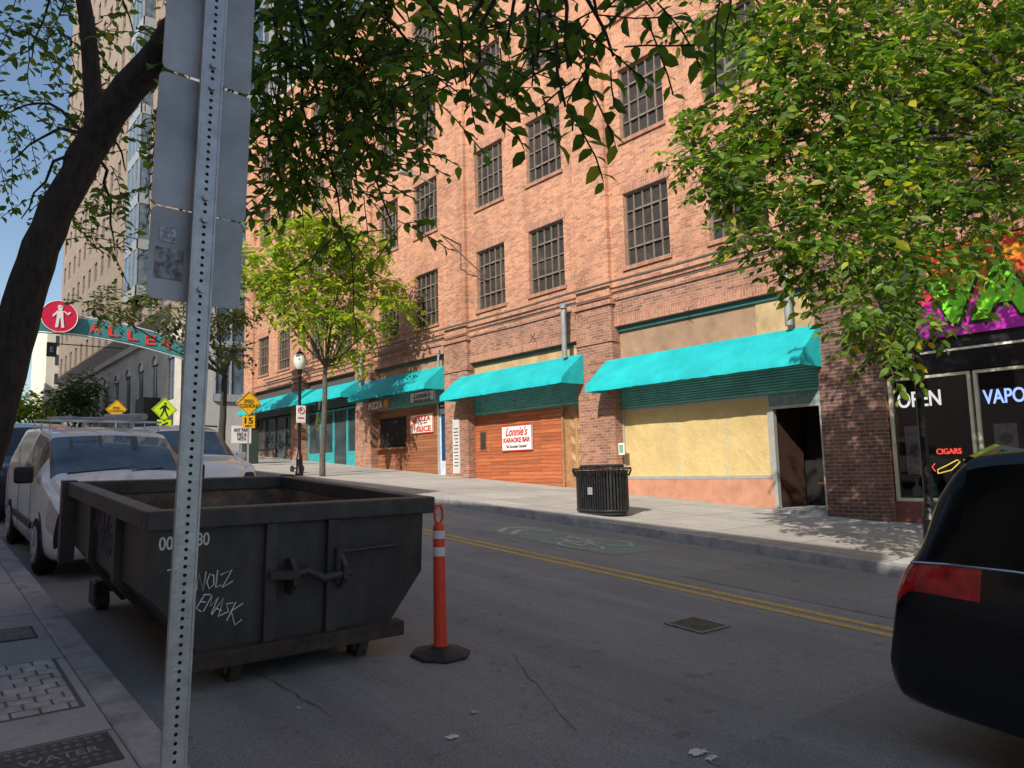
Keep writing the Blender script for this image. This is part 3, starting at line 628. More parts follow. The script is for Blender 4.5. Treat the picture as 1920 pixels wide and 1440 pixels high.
for k in range(5):
    x=X0+2+k*5; 
    f=MB(); 
    for j in range(16): f.box(x,x+3.2,51.8,51.97,5+j*3.7,5.5+j*3.7)
    for xx in (x,x+1.05,x+2.1,x+3.1): f.box(xx,xx+.1,51.82,51.96,5,62)
    fo=f.build('glazed_bay',pm('bay_metal',(.30,.32,.33),.5),tw); MB().box(x,x+3.2,51.92,51.955,5,62).build('glazing',gb,fo)
f=MB(); y0=62
for j in range(10): f.box(X0-.9,X0-.01,y0,y0+4,14+j*3.7,14.8+j*3.7)
for yy in (y0,y0+1.3,y0+2.6,y0+3.9): f.box(X0-.92,X0-.8,yy,yy+.1,14,50)
fo=f.build('glazed_bay',MC['bay_metal'],tw); MB().box(X0-.85,X0-.02,y0+.05,y0+3.95,14,50).build('glazing',gb,fo)
MB().box(X0-1.2,X0,57,59.4,2,5.6).build('entrance_canopy',blackp,tw)
def farb(label,x0,x1,y0,y1,h,c,nx,nz):
    z0=wz(y0); o=T('distant_building',label,'building',((x0+x1)/2,y0,z0)); MB().box(x0,x1,y0,y1,z0-3,z0+h).build('wall',pm(label[:12],c,.85,0,.12,.3),o)
    MB().box(x0-.3,x1+.3,y0-.3,y1+.3,z0+h+.001,z0+h+.8).build('cornice',tst,o)
    pr=None
    for i in range(nx):
        for j in range(nz):
            x=x0+(x1-x0)*(i+.3)/nx; z=z0+4+(h-5)*j/nz
            if pr is None: pr=MB().box(0,(x1-x0)/nx*.4,-.05,-.01,0,(h-5)/nz*.55).build('window',tg,o,local=True); pr.location=Vector((x,y0,z))-ORG[o.name]
            else: e=pr.copy(); C.objects.link(e); e.location=Vector((x,y0,z))-ORG[o.name]
    return o
farb('pale cream building closing the street at far left',-8,13.8,150,165,21,(.74,.67,.56),7,5)
farb('sunlit beige building behind the far street lamp',14.0,30,112,126,15,(.74,.67,.54),5,4)
farb('far brown block behind the cross street corner',42,66,54,76,22,(.4,.32,.25),6,5)
def back(label,y0,y1,zt,c,x1=-4.0,x0=-18):
    o=T('unseen_shade_building',label,'building',((x0+x1)/2,(y0+y1)/2,wz(y0))); MB().box(x0,x1,y0,y1,wz(y0)-3,zt).build('wall',pm('op'+str(int(y0)),c,.85,0,.12,.5),o)
    MB().box(x1-.2,x1+.15,y0,y1,zt-.45,zt+.001).build('cornice',tst,o)
    nn=int((y1-y0)/3.2); pr=None
    for i in range(nn):
        for j in range(max(1,int((zt-2)/3.6))):
            L=Vector((x1+.01,y0+.8+i*3.2,2.0+wz(y0)+1.6+j*3.5))-ORG[o.name]
            if L.z+ORG[o.name].z+2>zt-.5: continue
            if pr is None: pr=MB().box(-.02,.03,0,1.6,0,1.9).build('window',tg,o,local=True); pr.location=L
            else: e=pr.copy(); C.objects.link(e); e.location=L
back('unseen pale block behind the viewer, sized to shade the road',-20,-2,8.4,(.64,.64,.60)); back('unseen pale shop row behind the viewer, sized to shade the road',-2,9,9.0,(.64,.63,.58)); back('unseen pale shop row beside the near sidewalk, sized to shade the road',9,24,9.9,(.62,.62,.60)); back('unseen pale block left of the street, sized to shade the road',24,41,11.2,(.62,.60,.56)); back('unseen building past the cross street, left side, added to shade the tower base',46,104,26,(.55,.52,.48),x1=-5)  # unseen row: heights set for the shadow edge, pale walls for bounce light
# ------------------------------------------------------------ street arch
ya=40.; 
def ap(u,v): return FY(u,v,ya)
oarch=T('street_arch','teal arch sign spanning the street reading PRINTERS ALLEY in red','arch sign',(5.5,ya,rz(ya)))
tealp=pm('arch_teal',(.04,.24,.26),.5,0,.2); arcred=pm('arch_letter_red',(.80,.05,.04),.45,0,.1)
c0=ap(110,597); e0=ap(350,650); R_=e0.x-c0.x; drop=c0.z-e0.z
def az(x): return c0.z-.25-drop*((x-c0.x)/R_)**2
xsl=[c0.x-R_+2*R_*k/24 for k in range(25)]
mb=MB()
for k in range(24):
    a,b=xsl[k],xsl[k+1]; mb.prism([(a,ya,az(a)-.38),(b,ya,az(b)-.38),(b,ya,az(b)+.38),(a,ya,az(a)+.38)],(0,.15,0))
pn=mb.build('band',tealp,oarch)
for s in (1,-1): MB().tube([(x,ya+.05,az(x)+s*.46) for x in xsl],.04,6).build('rail',pm('arch_trim',(.5,.6,.6),.5),oarch)
for s,wd in ((-1,'PRINTERS'),(1,'ALLEY')):
    for i,ch in enumerate(wd):
        x=c0.x+ (1.1+ (R_-1.6)*(i+.5)/len(wd) if s>0 else -(R_-.5)+(R_-1.6)*(i+.5)/len(wd))
        txt('letter',ch,(x,ya-.03,az(x)),(R_-1.6)/len(wd)*.58,.5,arcred,pn,'S',.02,ext=.02)
for x in (xsl[0],xsl[-1]): MB().cyl((x,ya+.07,rz(ya)-.2),(x,ya+.07,az(x)+.6),.14,n=12).build('column',tealp,oarch)
cs=T('round_emblem_sign','round red sign with white standing figure above the street arch','sign',(c0.x,ya,c0.z-.8))
MB().cyl((c0.x,ya-.25,c0.z+.05),(c0.x,ya-.1,c0.z+.05),.75,n=40).build('disc',pm('emblem_red',(.62,.01,.06),.4,0,.1),cs)
rg=MB(); rg.tube([(c0.x+.74*math.cos(k*math.pi/20),ya-.25,c0.z+.05+.74*math.sin(k*math.pi/20)) for k in range(41)],.02,6); rg.build('rim',white,cs)
fg=MB(); X,Zz=c0.x,c0.z+.05; kf=.85
def pf(pts): fg.prism([(X+a*kf,ya-.27,Zz+b*kf) for a,b in pts],(0,-.01,0))
fg.cyl((X+.02,ya-.28,Zz+.37),(X+.02,ya-.26,Zz+.37),.09,n=14); pf([(-.13,.32),(.16,.32),(.18,-.1),(-.14,-.1)]); pf([(-.14,-.101),(-.0,-.101),(-.06,-.62),(-.2,-.62)]); pf([(.05,-.101),(.18,-.101),(.24,-.62),(.1,-.62)]); pf([(.16,.3),(.4,.1),(.55,.25),(.45,.30),(.38,.2),(.2,.33)]); pf([(-.13,.3),(-.36,.02),(-.3,-.05),(-.12,.16)]); pf([(-.12,.50),(.16,.50),(.12,.62),(-.06,.64)])
fg.build('figure',white,cs)
MB().cyl((c0.x,ya+.02,az(c0.x)+.4),(c0.x,ya-.08,c0.z+.2),.07).build('bracket',tealp,cs)
q=FY(97,655,60); o=T('blade_sign','small dark hanging sign with white E at far left','sign',(q.x,60,q.z-.6)); b=MB().box(q.x-.3,q.x+.3,60,60.15,q.z-.5,q.z+.5).build('panel',blackp,o); txt('lettering','E',(q.x,59.98,q.z),.22,.36,pm('dim_white',(.4,.4,.4)),b,'S',.01); MB().box(q.x+.3,q.x+4.5,60.02,60.1,q.z+.4,q.z+.46).build('arm',blackp,o)
# ------------------------------------------------------------ lamps
def street_lamp(x,y,label):
    z=wz(y); o=T('street_lamp',label,'street lamp',(x,y,z),group='black globe street lamps on the far sidewalk')
    MB().lathe((x,y,z),[(.13,0),(.13,.08),(.105,.13),(.095,.5),(.105,.52),(.085,.58),(.065,.72),(.055,.8)],14).build('base',blackm,o,smooth=True)
    MB().lathe((x,y,z+.8),[(.056,0),(.045,2.35),(.07,2.4),(.045,2.46),(.085,2.6),(.1,2.66)],12).build('pole',blackm,o,smooth=True)
    MB().lathe((x,y,z+3.44),[(.09,0),(.16,.08),(.21,.25),(.19,.42),(.12,.52)],16).build('globe',pm('globe_glass',(.75,.75,.68),.25,0,.05),o,smooth=True)
    MB().lathe((x,y,z+3.95),[(.14,0),(.1,.06),(.03,.1),(.02,.2)],12).build('finial',blackm,o,smooth=True)
    return o
l0=street_lamp(10.4,4.2,'nearest black street lamp, its globe among leaves before the vape shop')
dup(l0,(9.98,23.1,wz(23.1)),'street lamp with pale globe beside the slim tree mid street')
dup(l0,(10.3,81,wz(81)),'tiny distant street lamp at far left before pale buildings')
def post(o,x,y,h,r=.03): return MB().box(x-r,x+r,y-r,y+r,wz(y)-.1,wz(y)+h).build('post',steel,o)
def diamond(x,y,zc,d,m,name,label):
    o=T(name,label,'sign',(x,y,wz(y))); post(o,x,y,zc+.3-wz(y))
    p=MB().prism([(x-d,y-.05,zc),(x,y-.05,zc-d),(x+d,y-.05,zc),(x,y-.05,zc+d)],(0,.012,0)).build('sign_panel',m,o)
    e=d-.05; MB().tube([(x-e,y-.053,zc),(x,y-.053,zc-e),(x+e,y-.053,zc),(x,y-.053,zc+e),(x-e,y-.053,zc)],.012,4).build('border',blackp,p); return o,p
q=FA(466,757,10.3); o,p=diamond(q.x,q.y,q.z,.5,yellow,'warning_sign','yellow SPEED CUSHIONS diamond sign above a small 15 plate')
txt('lettering','SPEED\nCUSHIONS',(q.x,q.y-.055,q.z),.72,.32,blackp,p,'S',.01,ext=.002)
q2=FA(466,791,10.3); pl=MB().box(q.x-.24,q.x+.24,q.y-.05,q.y-.038,q2.z-.24,q2.z+.24).build('speed_plate',yellow,o); txt('lettering','15',(q.x,q.y-.055,q2.z+.05),.32,.24,blackp,pl,'S',.02,ext=.002); txt('lettering','MPH',(q.x,q.y-.055,q2.z-.16),.26,.08,blackp,pl,'S',.01,ext=.002)
q=FA(308,768,10.3); o,p=diamond(q.x,q.y,q.z,.62,ygreen,'crossing_sign','lime yellow pedestrian crossing diamond with arrow plate beneath')
fg=MB(); 
def pf2(pts): fg.prism([(q.x+a,q.y-.054,q.z+b) for a,b in pts],(0,-.006,0))
fg.cyl((q.x+.03,q.y-.06,q.z+.3),(q.x+.03,q.y-.052,q.z+.3),.06,n=12); pf2([(-.08,.22),(.08,.22),(.07,-.05),(-.07,-.05)]); pf2([(-.07,-.051),(.0,-.051),(-.14,-.36),(-.22,-.36)]); pf2([(.0,-.051),(.07,-.051),(.2,-.36),(.12,-.36)]); pf2([(.08,.2),(.24,.02),(.2,-.02),(.07,.1)]); pf2([(-.08,.2),(-.24,.05),(-.2,.0),(-.07,.1)])
fg.build('pedestrian_symbol',blackp,p)
q2=FA(308,795,10.3); pl=MB().box(q.x-.34,q.x+.34,q.y-.05,q.y-.038,q2.z-.22,q2.z+.22).build('arrow_plate',ygreen,o); MB().prism([(q.x-.2,q.y-.054,q2.z-.14),(q.x+.16,q.y-.054,q2.z+.0),(q.x+.18,q.y-.054,q2.z+.12),(q.x-.1,q.y-.054,q2.z-.02)],(0,-.005,0)).build('arrow',blackp,pl)
q=FA(218,768,10.3); o,p=diamond(q.x,q.y,q.z,.62,yellow,'warning_sign','farther yellow diamond sign left of the pedestrian sign'); txt('lettering','SPEED\nCUSHIONS',(q.x,q.y-.055,q.z),.8,.35,blackp,p,'S',.01,ext=.002)
q=FA(452,815,10.2); o=T('parking_notice','white notice with black lettering below the speed sign','sign',(q.x,q.y,wz(q.y))); post(o,q.x,q.y,q.z-wz(q.y)); p=MB().box(q.x-.38,q.x+.38,q.y-.06,q.y-.04,q.z-.34,q.z+.34).build('sign_panel',white,o,bevel=.01); txt('lettering','ANY PARK\nFEES &\nWITH',(q.x,q.y-.065,q.z),.62,.5,blackp,p,'S',.02,ext=.002)
q=FA(562,777,9.98); yl=23.0; xl=9.98; o=T('no_parking_sign','small white parking sign strapped to the middle street lamp','sign',(xl,yl,q.z-.3)); p=MB().box(xl-.16,xl+.16,yl-.02,yl,q.z-.28,q.z+.28).build('sign_panel',white,o,bevel=.01); MB().tube([(xl+.1*math.cos(k*math.pi/8),yl-.025,q.z+.12+.1*math.sin(k*math.pi/8)) for k in range(17)],.014,5).build('red_ring',redp,p); txt('lettering','P',(xl,yl-.026,q.z+.12),.07,.11,blackp,p,'S',.02,ext=.002); MB().box(xl-.1,xl+.1,yl-.024,yl-.021,q.z-.15,q.z-.1).build('arrow_bar',redp,p)
o=T('utility_cabinet','dark utility cabinet at the far street corner','cabinet',(11.2,31,wz(31))); MB().box(10.9,11.5,30.7,31.3,wz(31),wz(31)+1.4).build('body',pm('dkgreen',(.03,.05,.045),.5),o,bevel=.03); MB().box(10.88,11.52,30.68,31.32,wz(31)+1.401,wz(31)+1.47).build('lid',blackp,o)
sx_,sy_=10.55,24.6; sz_=wz(sy_); o=T('electric_scooter','dark electric rental scooter parked upright beside the middle street lamp','scooter',(sx_,sy_,sz_))
for yy in (-.42,.42):
    MB().cyl((sx_-.025,sy_+yy,sz_+.12),(sx_+.025,sy_+yy,sz_+.12),.12,n=16).build('wheel',blackp,o)
MB().box(sx_-.08,sx_+.08,sy_-.3,sy_+.3,sz_+.12,sz_+.17).build('deck',blackm,o,bevel=.01)
MB().tube([(sx_,sy_-.42,sz_+.15),(sx_,sy_-.32,sz_+1.1)],.03,8).build('stem',pm('scooter_orange',(.4,.1,.03),.5),o); MB().tube([(sx_-.25,sy_-.32,sz_+1.1),(sx_+.25,sy_-.32,sz_+1.1)],.018,6).build('handlebar',blackp,o)
# ------------------------------------------------------------ litter bin
bx,by=10.52,10.18; bz=wz(by); o=T('litter_bin','black slatted steel double litter bin on the far sidewalk edge','litter bin',(bx,by,bz))
def stadp(r,L,m):
    per=4*L+2*math.pi*r; out=[]
    for k in range(m):
        s_=per*k/m
        if s_<2*L: out.append((r,-L+s_,0,1)); continue
        s_-=2*L
        if s_<math.pi*r: th=s_/r; out.append((r*math.cos(th),L+r*math.sin(th),0,0)); continue
        s_-=math.pi*r
        if s_<2*L: out.append((-r,L-s_,0,1)); continue
        s_-=2*L; th=math.pi+s_/r; out.append((r*math.cos(th),-L+r*math.sin(th),0,0))
    return out
sl=MB(); rr,LL=.30,.27
for (x,y,_,_) in stadp(rr,LL,48):
    n_=Vector((x,max(0,abs(y)-LL)*(1 if y>0 else -1),0)).normalized()
    M_=Matrix.Rotation(math.atan2(n_.y,n_.x),3,'Z'); sl.obox((bx+x,by+y,bz+.45),(.012,.036,.76),M_)
for zz in (.08,.81):
    sl.tube([(bx+p[0],by+p[1],bz+zz) for p in stadp(rr,LL,60)]+[(bx+rr,by-LL,bz+zz)],.022,6)
binm=pm('bin_black',(.03,.03,.031),.35,.2,.4,8)
sl.build('slatted_body',binm,o); MB().prism([(bx+p[0],by+p[1],bz+.04) for p in stadp(rr-.06,LL,40)],(0,0,.74)).build('liner',dark,o)
MB().prism([(bx+p[0],by+p[1],bz) for p in stadp(rr-.02,LL,40)],(0,0,.05)).build('base',binm,o)
MB().prism([(bx+p[0],by+p[1],bz+.845) for p in stadp(rr+.06,LL+.01,44)],(0,0,.035)).build('top_plate',binm,o,bevel=.008)
mb=MB()
for (x,y,_,_) in stadp(rr+.05,LL,40): mb.tube([(bx+x*.96,by+y*.96,bz+.72),(bx+x*1.06,by+y*1.04,bz+.83),(bx+x*1.03,by+y*1.02,bz+.885)],.009,4)
mb.build('flared_rim',binm,o)
for s in (-1,1): MB().lathe((bx,by+s*.28,bz+.881),[(.22,0),(.23,.03),(.20,.06),(.14,.06),(.12,.01)],24).build('lid_ring',binm,o,smooth=True)
MB().box(bx-.335,bx-.32,by-.06,by+.06,bz+.38,bz+.52).build('label_plate',pm('label_grey',(.3,.3,.32),.5),o)
# ------------------------------------------------------------ delineator post
c=G(826,1228); dx,dy_=c.x,c.y; dz=rz(dy_); o=T('traffic_delineator','orange traffic post with white bands and loop on black rubber base','traffic post',(dx,dy_,dz))
mb=MB(); pts=lambda r,z:[(dx+r*math.cos(math.pi/8+k*math.pi/4),dy_+r*math.sin(math.pi/8+k*math.pi/4),dz+z+S*r*math.sin(math.pi/8+k*math.pi/4)) for k in range(8)]
rings=[(.235,0),(.235,.022),(.15,.045),(.09,.055),(.06,.068)]
for r,z in rings: mb.v+=[Vector(p) for p in pts(r,z)]
for i in range(len(rings)-1):
    for k in range(8): mb.f.append([i*8+k,i*8+(k+1)%8,(i+1)*8+(k+1)%8,(i+1)*8+k])
mb.f.append(list(range(8))[::-1]); mb.f.append([32+k for k in range(8)]); mb.build('rubber_base',pm('rubber',(.03,.03,.031),.7,0,.3,10,.3),o,bevel=.006)
orm=pm('orange_plastic',(.95,.085,.035),.4,0,.15,8)
MB().lathe((dx,dy_,dz),[(.055,.069),(.052,.11),(.049,.3),(.047,.6),(.045,.96),(.040,.985),(.026,1.0),(.02,1.01)],24).build('tube',orm,o,smooth=True)
MB().tube([(dx-.018,dy_,dz+1.0),(dx-.036,dy_,dz+1.04),(dx-.036,dy_,dz+1.10),(dx-.018,dy_,dz+1.14),(dx+.018,dy_,dz+1.14),(dx+.036,dy_,dz+1.10),(dx+.036,dy_,dz+1.04),(dx+.018,dy_,dz+1.0)],.011,8).build('loop_handle',orm,o,smooth=True)
for z0,z1 in ((.75,.82),(.885,.945)): MB().lathe((dx,dy_,dz),[(.0485,z0),(.0475,z1)],24).build('reflective_band',pm('reflective_white',(.85,.85,.85),.35,0,.08),o,smooth=True)
# ------------------------------------------------------------ dumpster
def dumpm():
    m,t,b=nt('dumpster_paint'); v=coords(t)
    c=ramp(t,noise(t,v,2.2,9,.7),[(.28,(.038,.038,.037)),(.55,(.070,.068,.066)),(.75,(.11,.10,.092))])
    mp=N(t,'ShaderNodeMapping'); mp.inputs['Scale'].default_value=(1,1,.2); lk(t,v,mp.inputs[0])
    c=mixc(t,'MULTIPLY',.6,c,ramp(t,noise(t,mp.outputs[0],7,6,.7),[(.3,.55),(.7,1.5)]))
    r_=ramp(t,noise(t,v,4.5,10,.8),[(.60,0.),(.70,1.)])
    lk(t,mixc(t,'MIX',r_,c,(.12,.075,.055)),b.inputs['Base Color']); b.inputs['Roughness'].default_value=.48; b.inputs['Metallic'].default_value=.1
    bump(t,b,noise(t,v,9,8,.7),.4,.02); return m
def rustm(name,k):
    m,t,b=nt(name); v=coords(t)
    lk(t,ramp(t,noise(t,v,3,9,.75),[(.3,(.05*k,.04*k,.035*k)),(.5,(.16*k,.12*k,.09*k)),(.7,(.34*k,.26*k,.20*k))]),b.inputs['Base Color']); b.inputs['Roughness'].default_value=.85; bump(t,b,noise(t,v,8,8,.7),.4,.02); return m
dm=dumpm(); rm=rustm('dumpster_rust',1.1); rd=rustm('dumpster_skid_steel',.42); DL=2.86
ang=math.atan(S)
do=T('roll_off_dumpster','dark open-top steel dumpster with white graffiti and number','dumpster',(2.30,5.28,rz(5.28)),rot=(ang,0,0))
prof=[(-1.0,1.12),(-1.0,.60),(-.73,.25),(.73,.25),(1.0,.60),(1.0,1.12)]
pin=[(-.955,1.12),(-.955,.62),(-.70,.29),(.70,.29),(.955,.62),(.955,1.12)]
mb=MB()
vs=[(x,0,z) for x,z in prof]+[(x,DL,z) for x,z in prof]; fs=[(i,i+1,i+7,i+6) for i in range(5)]+[(0,1,2,3,4,5),(6,7,8,9,10,11)]; mb.add(vs,fs)
mb.build('tub',dm,do,local=True,recalc=False)
mb=MB(); vs=[(x,.045,z) for x,z in pin]+[(x,DL-.045,z) for x,z in pin]; mb.add(vs,fs); mb.build('tub_lining',rm,do,local=True,recalc=False)
mb=MB()
mb.box(-1.08,1.08,-.06,.06,1.06,1.19); mb.box(-1.08,1.08,DL-.06,DL+.06,1.06,1.19); mb.box(-1.08,-.95,.061,DL-.061,1.062,1.188); mb.box(.95,1.08,.061,DL-.061,1.062,1.188); mb.build('rim',dm,do,local=True,bevel=.012)
def rib(x,w=.08):
    mb=MB(); mb.box(x-w/2,x+w/2,-.05,-.001,.25,1.06); mb.build('rib',dm,do,local=True,bevel=.006)
for x in (-.26,.20): rib(x)
for yy in (.95,1.9):
    for s in (-1,1): 
        mb=MB(); mb.prism([(s*1.001,yy,1.06),(s*1.05,yy,1.06),(s*1.05,yy,.58),(s*.78,yy,.24),(s*.735,yy,.25),(s*1.001,yy,.6)],(0,.08,0)); mb.build('rib',dm,do,local=True)
MB().box(-.80,.80,-.09,.04,.14,.249).build('bottom_rail',rd,do,local=True,bevel=.008); MB().box(-.8,.8,DL-.04,DL+.09,.14,.249).build('bottom_rail',rd,do,local=True,bevel=.008)
for x in (-.48,.48): MB().box(x-.05,x+.05,.041,DL-.041,.06,.2499).build('skid_rail',dm,do,local=True)
for x in (-.46,.50): 
    mb=MB(); mb.prism([(x-.04,-.02,.14),(x-.04,.2,.14),(x-.04,.2,.0),(x-.04,.04,.0)],(.08,0,0)); mb.build('skid_foot',rd,do,local=True)
for x in (-.76,.76):
    MB().box(x-.09,x-.07,DL-.2,DL+.05,.05,.26).build('wheel_bracket',dm,do,local=True); MB().cyl((x-.05,DL-.08,.085),(x+.05,DL-.08,.085),.085,n=20).build('roller',dm,do,local=True,smooth=True)
MB().box(-1.12,-1.0,DL-.02,DL+.1,.45,1.2).build('corner_post',dm,do,local=True); MB().box(1.0,1.12,DL-.02,DL+.1,.45,1.2).build('corner_post',dm,do,local=True)
for x in (-.14,.24):
    mb=MB(); mb.prism([(x,-.001,.80),(x,-.08,.82),(x,-.16,.74),(x,-.16,.64),(x,-.08,.56),(x,-.001,.58)],(.03,0,0)); mb.build('latch_bracket',dm,do,local=True)
MB().tube([(-.16,-.11,.70),(-.02,-.11,.72),(.1,-.13,.66),(.32,-.11,.68)],.03,10).build('latch_bar',dm,do,local=True,smooth=True)
MB().tube([(.25,-.04,.82),(.72,-.04,.83)],.014,8).build('hinge_rod',dm,do,local=True); mb=MB(); mb.cyl((.24,-.07,.86),(.24,-.07,.60),.03,n=10); mb.build('hinge_pin',dm,do,local=True,smooth=True)
mb=MB(); mb.prism([(-.245,-.051,.69),(-.29,-.12,.69),(-.18,-.2,.69),(-.1,-.17,.69),(-.14,-.051,.69)],(0,0,.05)); mb.build('hook',dm,do,local=True)
wpt=pm('stencil_white',(.85,.85,.83),.6,0,.12,20)
txt('number','001',(-.930,-.004,.975),.115,.086,wpt,do,'S',.014,ext=.001,local=True); txt('number','80',(-.715,-.004,.985),.085,.086,wpt,do,'S',.014,ext=.001,local=True)
G1=[[(0,.05),(.08,1.0),(.38,.0),(.46,1.1)],[(.95,.8),(.7,.95),(.55,.5),(.72,.1),(.95,.3),(.92,.85),(.8,.9)],[(1.12,1.15),(1.08,.15),(1.4,.25)],[(1.3,.85),(1.95,1.1),(1.45,.1),(2.05,.45)]]
G2=[[(.1,.9),(0,.1),(.35,.0)],[(.05,.5),(.34,.55)],[(.05,.9),(.42,1.0)],[(.45,.05),(.52,1.0),(.68,.4),(.9,1.0),(.92,.05)],[(.98,.0),(1.2,1.05),(1.38,.0)],[(1.0,.42),(1.42,.36)],[(1.85,.95),(1.5,.8),(1.8,.45),(1.45,.1)],[(1.98,1.05),(1.93,-.05)],[(2.4,1.1),(1.95,.5),(2.5,-.15),(2.75,.25)]]
mb=MB()
def graf(Gl,x,z,s,rot):
    for st in Gl:
        pts=[]
        for a,b in st: pts.append((x+s*(a*math.cos(rot)-b*math.sin(rot)),-.004,z+s*(a*math.sin(rot)+b*math.cos(rot))))
        mb.tube(pts,.0045,4)
graf(G1,-.745,.645,.115,-.04); graf(G2,-.745,.525,.118,-.42); graf([[(0,0),(1.2,.35),(.2,.1),(1.3,.3)]],-.93,.80,.13,0)
mb.build('graffiti',pm('graffiti_paint',(.9,.9,.9),.6,0,.1,20),do,local=True)
mb=MB()
for k,st in enumerate(G1+G2):
    y_,z_=(1.9,.85) if k<4 else (1.75,.70); mb.tube([(-1.003,y_-a*.28,z_+b*.22) for a,b in st],.008,4)
mb.build('graffiti',pm('graffiti_faint',(.13,.12,.17),.6),do,local=True)
# ------------------------------------------------------------ signpost
A=FY(328,1400,2.42); B=FY(406,0,2.42); dv=(B-A).normalized(); zb=wz(2.42); base=A+dv*((zb-.1-A.z)/dv.z); top=B+dv*.35
sp=T('sign_post','perforated galvanized post in the foreground carrying three sign backs','sign post',(base.x,2.42,zb))
tilt=math.atan2(dv.x,dv.z); MT=Matrix.Rotation(tilt,3,'Y')
L=(top-base).length; mid=(base+top)/2; hw=.029
mb=MB(); mb.obox(mid,(hw*2,.004,L),MT)
for s in (-1,1): mb.obox(mid+MT@Vector((s*(hw-.003),.022,0)),(.006,.040,L),MT); mb.obox(mid+MT@Vector((s*(hw+.003),-.001,0)),(.008,.006,L),MT)
mb.build('post',steel,sp,bevel=.0015)
mb=MB(); k=.1
while k<L-.02:
    c_=base+dv*k; 
    ctr=c_+Vector((0,-.0026,0)); ring=[ctr+MT@Vector((.0058*math.cos(q_*math.pi/5),0,.0058*math.sin(q_*math.pi/5))) for q_ in range(10)]
    mb.quad(*ring); k+=.0254
mb.build('perforations',dark,sp)
def panel(v0,v1,w,label,dyo,off=0):
    def at(v): 
        z=FY(400,v,2.45).z; return base+dv*((z-base.z)/dv.z)
    p0,p1=at(v1),at(v0); c_=(p0+p1)/2+Vector((off,dyo,0)); h=(p1-p0).length; r=.022; pts=[]
    for cx_,cz_,a0 in ((w/2-r,h/2-r,0),(-w/2+r,h/2-r,90),(-w/2+r,-h/2+r,180),(w/2-r,-h/2+r,270)):
        for q_ in range(5): th=math.radians(a0+q_*22.5); pts.append(c_+MT@Vector((cx_+r*math.cos(th),0,cz_+r*math.sin(th))))
    o=T('traffic_sign',label,'sign',c_); MB().prism(pts,(0,.003,0)).build('plate',alum,o)
    for s in (-1,1):
        mb=MB(); b_=c_+MT@Vector((0,-dyo-.006,s*(h/2-.035))); mb.cyl(b_,b_+Vector((0,-.008,0)),.011,n=8); mb.build('bolt',steel,o)
    return o,c_,h
panel(-110,152,.287,'topmost of three grey sign backs on the foreground post',.046)
panel(156,400,.298,'middle grey sign back on the foreground post, largest of three',.052)
o3,c3,h3=panel(402,570,.29,'lowest sign back on the foreground post, with a torn sticker',.058)
cc=c3+Vector((-.085,-.002,-.03)); MB().obox(cc,(.085,.001,.1),MT).build('sticker',pm('worn_sticker',(.3,.3,.3),.6,0,.95,38),o3)
cc=c3+Vector((-.09,-.002,.065)); MB().obox(cc,(.05,.001,.05),MT).build('sticker_residue',pm('sticker_rest',(.45,.47,.5),.6,0,.8,60),o3)
